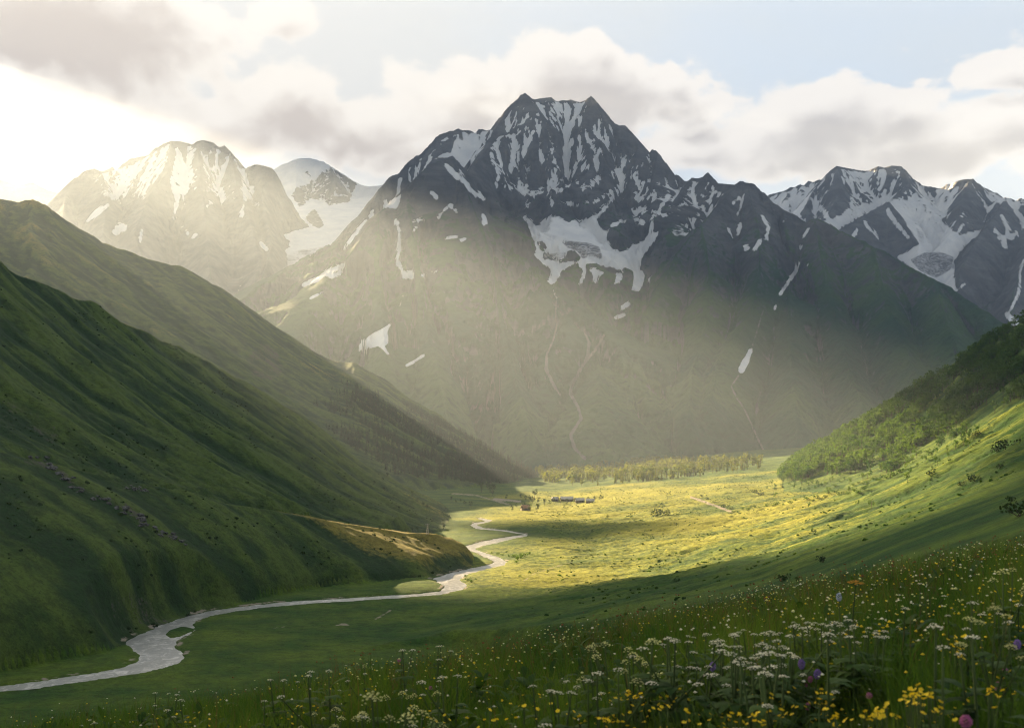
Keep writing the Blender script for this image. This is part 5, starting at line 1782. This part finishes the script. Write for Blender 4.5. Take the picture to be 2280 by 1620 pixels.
def flower_thing(name, proto, loc, rz, s, label, cat, group=None):
    stem_me, head_mes = proto
    e = bpy.data.objects.new(name, None)
    e.empty_display_size = 0.1
    e.location = loc
    e.rotation_euler = (rng.normal(0, 0.06), rng.normal(0, 0.06), rz)
    e.scale = (s, s, s)
    COL.objects.link(e)
    add_obj('stem', stem_me, (0, 0, 0), parent=e)
    for m_ in head_mes:
        add_obj('flower_head', m_, (0, 0, 0), parent=e)
    tag(e, label, cat, group)
    return e


def proto_umbel(seed, h, rad, heads, dome, mat):
    st, hs = umbel_parts(seed, h, rad, heads, dome)
    return st.mesh('stem', [M_stem, M_herb], True), [g.mesh('flower_head', [mat]) for g in hs]


white_p = [proto_umbel(1000 + i, 0.58, 0.027, [1, 1, 2, 1, 2][i], 0.35, M_white) for i in range(5)]
cream_p = [proto_umbel(1020 + i, 0.66, 0.032, [2, 3, 2, 4][i], 0.85, M_cream) for i in range(4)]
tallc_p = [proto_umbel(1040, 0.95, 0.036, 8, 0.5, M_cream)]
orange_p = [proto_umbel(1050, 0.62, 0.050, 1, 0.12, M_orange)]


def put(protos_, name, px_, py_, h, label, cat, group=None, k=0, sj=0.12, size=1.0):
    s = (1 + rng.normal(0, sj)) * size
    loc = meadow_spot(px_, py_, h * s)
    return flower_thing(name, protos_[k % len(protos_)], loc, rng.uniform(0, 6.28), s, label, cat, group)


clusters_white = [
    ('white flat topped flower head in the big white patch of the meadow right of centre', 'white umbels of the big patch', [(1783, 1388), (1830, 1392), (1845, 1388), (1860, 1390), (1875, 1392), (1790, 1400), (1812, 1396), (1920, 1395), (1905, 1400), (1935, 1405), (1950, 1407), (1925, 1418), (1958, 1416), (1575, 1424), (1590, 1432), (1545, 1418), (1510, 1422), (1520, 1428), (1490, 1426), (1632, 1440), (1645, 1448), (1660, 1446), (1700, 1436), (1715, 1432), (1735, 1455), (1750, 1460), (1722, 1458), (1692, 1462), (1704, 1464), (1640, 1470), (1650, 1480), (1675, 1486), (1710, 1498), (1728, 1502), (1762, 1456), (1600, 1436), (1660, 1408), (1676, 1402), (1688, 1412), (1615, 1420), (1740, 1425), (1768, 1415), (1802, 1412), (1845, 1404)]),
    ('white flower head scattered among the yellow flowers at the bottom of the meadow', 'white umbels near the bottom edge', [(1215, 1528), (1240, 1532), (1228, 1545), (1262, 1540), (1295, 1520), (1308, 1516), (1490, 1480), (1532, 1484), (1380, 1488), (1334, 1500), (1312, 1512), (1280, 1524), (820, 1590), (805, 1600), (930, 1612), (1560, 1486), (1780, 1498), (1610, 1618), (1210, 1616)]),
    ('white flower head at the left end of the flower meadow', 'white umbels at the left end of the meadow', [(625, 1511), (640, 1508), (690, 1496), (700, 1500), (738, 1492), (665, 1518), (755, 1468), (768, 1465), (812, 1496), (965, 1440), (980, 1436), (905, 1446), (890, 1450), (1010, 1504), (1000, 1506), (970, 1520), (350, 1540), (368, 1536), (382, 1542), (210, 1606), (180, 1612), (195, 1600), (420, 1552), (455, 1575), (330, 1572), (585, 1560), (745, 1535)]),
    ('small white flower head high on the far right of the meadow', 'white umbels on the far meadow', [(2005, 1350), (2080, 1395), (2120, 1370), (2155, 1402), (2190, 1420), (2050, 1300), (2150, 1345), (2225, 1365), (2262, 1384), (1985, 1392), (2100, 1440), (2180, 1456), (2265, 1340)]),
]
for lab, grp, ps in clusters_white:
    for k, (x, y) in enumerate(ps):
        for dx, dy in ((0, 0),) + (((rng.normal(0, 13), rng.normal(0, 7)),) if 'big white patch' in lab else ()):
            put(white_p, 'white_umbel', x + dx, y + dy, 0.58, lab, 'flower', grp, int(rng.integers(5)), 0.15)
for k, (x, y, lab) in enumerate([(1432, 1418, 'pale yellow domed flower cluster left of the white patch'), (1415, 1430, 'lower pale yellow dome left of the white patch'), (1452, 1428, 'pale yellow dome nearest the white patch'), (1362, 1428, 'bright yellow green cone shaped cluster on the far meadow'), (1330, 1436, 'pale yellow flower cluster left of the cone shaped one'), (1412, 1448, 'flat pale yellow head just below the twin domes'),
                                (860, 1535, 'upper pale yellow green plant with many domes at the bottom left of centre'), (885, 1540, 'pale yellow green plant with domes right of the upper one'), (850, 1550, 'pale yellow green plant with small domes in the middle of its clump'), (708, 1582, 'pale yellow green plant alone at the bottom left'), (748, 1576, 'whitish green dome right of the lone pale plant'),
                                (808, 1584, 'largest pale yellow green dome at the bottom edge'), (842, 1590, 'twin pale green domes right of the largest one'), (903, 1580, 'broad pale yellow flower plant near the bottom right of the clump'), (925, 1570, 'yellow green flower plant at the right end of the clump'), (815, 1478, 'pale yellow upright spike on the left meadow edge'), (1000, 1538, 'flat pale yellow head right of the bottom clump'),
                                (2250, 1260, 'pale green domes at the right edge under the hill'), (2235, 1268, 'left pale green dome at the right edge under the hill')]):
    put(cream_p, 'cream_umbel', x, y, 0.66, lab, 'flower', 'pale yellow umbels', k, 0.1, 1.05)
put(tallc_p, 'tall_umbel', 2200, 1345, 0.95, 'tall pale green plant with tiers of flat heads at the right of the meadow', 'flower', None, 0, 0.0, 0.85)
put(orange_p, 'orange_umbel', 1886, 1290, 0.62, 'single flat orange flower head standing up at the upper meadow edge', 'flower', None, 0, 0.0, 1.15)

# ---- yellow flowers: stem and petals in one small mesh each
def small_flower(seed, h, r_, mat, petals=5, heads=1, cup=0.35):
    rg = np.random.default_rng(seed)
    g = Geo()
    for q in range(heads):
        a0 = rg.uniform(0, 6.28)
        off = 0 if q == 0 else rg.uniform(0.02, 0.06)
        top = np.array((math.cos(a0) * off, math.sin(a0) * off, h * (1 if q == 0 else rg.uniform(0.85, 1.02))))
        g.tube([(0, 0, -0.02), (top[0] * 0.3, top[1] * 0.3, h * 0.6), top], 0.0028, 0.0018, 4, 0)
        tilt = np.array((rg.normal(0, 0.35), -0.5 + rg.normal(0, 0.3), 1.0))
        tilt /= np.linalg.norm(tilt)
        s = np.cross(tilt, (1, 0, 0.1))
        s /= np.linalg.norm(s)
        t = np.cross(tilt, s)
        for k in range(petals):
            a = k / petals * 6.283
            b = 0.62 * 6.283 / petals
            d0, d1, d2 = (math.cos(a - b) * s + math.sin(a - b) * t), (math.cos(a) * s + math.sin(a) * t), (math.cos(a + b) * s + math.sin(a + b) * t)
            up = tilt * r_ * cup
            g.add([top, top + d0 * r_ * 0.75 + up * 0.7, top + d1 * r_ + up, top + d2 * r_ * 0.75 + up * 0.7], [(0, 1, 2), (0, 2, 3)], 1)
        g.blob(top + tilt * r_ * 0.2, r_ * 0.3, 0.8, 1, 0.1, rg)
    for k in range(2):
        a = rg.uniform(0, 6.28)
        g.leaf((0, 0, h * rg.uniform(0.1, 0.5)), (math.cos(a), math.sin(a), 0.8), 0.09, 0.025, 0.3)
    return g


yel = [small_flower(1100 + i, 0.44, 0.0100, M_yellow, 5, [1, 1, 2, 2][i]).mesh('yellow_flower', [M_stem, M_yellow]) for i in range(4)]
spots = []
rg = np.random.default_rng(55)
yel_groups = [
    ('yellow flower in the dense golden cluster at the bottom right of centre', 'golden cluster', [(1690, 1590, 46, 26, 34), (1730, 1570, 25, 16, 10)]),
    ('yellow flower in the loose band at the bottom of the meadow centre', 'yellow band of the centre', [(1385, 1552, 40, 12, 22), (1350, 1600, 60, 16, 22), (1480, 1570, 50, 25, 14), (1560, 1600, 60, 18, 16), (1180, 1570, 60, 25, 14)]),
    ('yellow flower in the scattered patch at the bottom right of the meadow', 'yellow patch of the bottom right', [(2050, 1548, 36, 18, 26), (1960, 1590, 34, 16, 18), (2110, 1590, 60, 20, 12), (1830, 1560, 60, 30, 14), (2200, 1540, 60, 40, 12), (1860, 1600, 30, 14, 10)]),
    ('yellow flower at the bottom left of the meadow', 'yellow flowers of the bottom left', [(660, 1590, 60, 18, 8), (980, 1590, 60, 20, 10), (420, 1596, 70, 14, 8), (1100, 1600, 50, 14, 8)]),
    ('yellow flower in the bushy stand on the right of the meadow', 'yellow stand on the right', [(2135, 1440, 18, 20, 18), (2250, 1320, 30, 20, 6), (1890, 1355, 14, 8, 3), (1985, 1400, 30, 14, 5)]),
]
for lab, grp, cl in yel_groups:
    for cx_, cy_, sx_, sy_, n in cl:
        for _ in range(n):
            x, y = cx_ + rg.normal(0, sx_ * 0.6), cy_ + rg.normal(0, sy_ * 0.6)
            s = rg.uniform(0.8, 1.3)
            loc = meadow_spot(x, min(y, 1640), 0.44 * s)
            o = add_obj('yellow_flower', yel[int(rg.integers(4))], loc, rg.uniform(0, 6.28), s)
            tag(o, lab, 'flower', grp)


def proto_globe(seed, h, r_, mat, tall=1.0):
    rg = np.random.default_rng(seed)
    st = Geo()
    st.tube([(0, 0, -0.02), (0.01, 0, h * 0.6), (0, 0, h - r_)], 0.004, 0.003, 5)
    for k in range(4):
        a = rg.uniform(0, 6.28)
        st.leaf((0, 0, h * rg.uniform(0.2, 0.7)), (math.cos(a), math.sin(a), 0.7), 0.10, 0.035, 0.4)
    g = Geo()
    n = 46
    for j in range(n):
        z = 1 - 2 * (j + 0.5) / n
        rr = math.sqrt(1 - z * z)
        t = j * 2.39996
        d = np.array((math.cos(t) * rr, math.sin(t) * rr, z * tall))
        g.blob(np.array((0, 0, h)) + d * r_ * 0.82, r_ * 0.26, 1.0, 0, 0.25, rg)
    return st.mesh('stem', [M_stem], True), [g.mesh('flower_head', [mat])]


pink_p = [proto_globe(1200, 0.5, 0.020, M_pink, 1.1), proto_globe(1201, 0.45, 0.015, M_pink, 1.5)]
violet_p = [proto_globe(1210, 0.45, 0.016, M_violet, 1.6)]
blue_p = [proto_globe(1220, 0.55, 0.016, M_blue, 1.7)]
for k, (x, y, s, lab) in enumerate([(2149, 1600, 1.0, 'large round pink clover head at the bottom right corner area'), (2212, 1500, 0.9, 'tall purple pink flower head right of the meadow'), (2218, 1488, 0.7, 'smaller purple head just above the tall purple pink one'), (1780, 1556, 0.8, 'pink clover head above the golden cluster'), (1946, 1552, 0.7, 'dull pink head left of the yellow patch at the bottom right'),
                                    (1788, 1494, 0.8, 'pink head of the purple pair below the white patch'), (1800, 1530, 0.6, 'small pale pink head below the purple pair'), (1505, 1615, 0.6, 'pink head at the bottom edge left of the golden cluster'), (874, 1450, 0.9, 'pink flower at the left meadow edge beside white ones'), (2170, 1350, 0.7, 'dark pink head left of the tall pale plant'), (955, 1530, 0.7, 'dull pink head in the left of the meadow'), (718, 1550, 0.7, 'pinkish flower at the far left of the meadow'), (2005, 1448, 0.5, 'small pinkish head in the right meadow middle')]):
    put(pink_p, 'pink_flower', x, y, 0.5, lab, 'flower', 'pink flower heads', k, 0.0, s * 1.1)
for k, (x, y, lab) in enumerate([(1797, 1486, 'violet head of the purple pair below the white patch'), (1574, 1482, 'violet blue flower under the white patch on its left'), (2268, 1438, 'pale violet head at the right edge'), (1795, 1508, 'small violet head right under the purple pair')]):
    put(violet_p, 'violet_flower', x, y, 0.45, lab, 'flower', 'violet flowers', k, 0.0, 1.1)
put(blue_p, 'pale_blue_flower', 1879, 1328, 0.55, 'pale blue white flower below the single orange head', 'flower', None, 0, 0.0, 1.15)

# ------------------------------------------------------------------ water
def make_river():
    bm = bmesh.new()
    vs = [bm.verts.new((x, y, RIVER_Z)) for x, y in riv]
    f = bm.faces.new(vs)
    bmesh.ops.triangulate(bm, faces=[f])
    me = bpy.data.meshes.new('river')
    bm.normal_update()
    for f in bm.faces:
        if f.normal.z < 0:
            f.normal_flip()
    bm.to_mesh(me)
    bm.free()
    o = bpy.data.objects.new('river', me)
    COL.objects.link(o)
    m, T, b = new_mat('river_water')
    P = T.pos()
    w1 = T.noise(T.scaled(P, (1.0, 0.55, 1.0)), 0.32, 6, 0.65, 0.8)
    foam = T.ramp(T.noise(T.scaled(P, (1.0, 0.6, 1.0)), 0.22, 7, 0.7, 1.4), 0.46, 0.66)
    T.link(T.mix(foam, (0.26, 0.27, 0.27), (0.66, 0.65, 0.64)), b.inputs['Base Color'])
    b.inputs['Roughness'].default_value = 0.28
    b.inputs['Specular IOR Level'].default_value = 0.9
    b.inputs['IOR'].default_value = 1.45
    bump(T, b, w1, 0.7, 0.55)
    me.materials.append(m)
    tag(o, kind='structure')
make_river()

# ------------------------------------------------------------------ the air of the valley
def make_haze():
    x0, x1, y0, y1, z0, z1 = -7600, 6400, -60, 9990, float(Zg.min()) - 120, 2120
    bm = bmesh.new()
    bmesh.ops.create_cube(bm, size=1.0)
    for v in bm.verts:
        v.co = ((x0 + x1) / 2 + v.co.x * (x1 - x0), (y0 + y1) / 2 + v.co.y * (y1 - y0), (z0 + z1) / 2 + v.co.z * (z1 - z0))
    me = bpy.data.meshes.new('haze')
    bm.to_mesh(me)
    bm.free()
    o = bpy.data.objects.new('haze', me)
    COL.objects.link(o)
    m = bpy.data.materials.new('haze_air')
    m.use_nodes = True
    T = NT(m.node_tree)
    T.n.clear()
    out = T.node('ShaderNodeOutputMaterial')
    v = T.node('ShaderNodeVolumePrincipled')
    v.inputs['Color'].default_value = (0.68, 0.81, 1.0, 1)
    v.inputs['Density'].default_value = HAZE_DENSITY
    v.inputs['Anisotropy'].default_value = HAZE_G
    T.link(v.outputs[0], out.inputs['Volume'])
    me.materials.append(m)
    tag(o, kind='stuff')
make_haze()
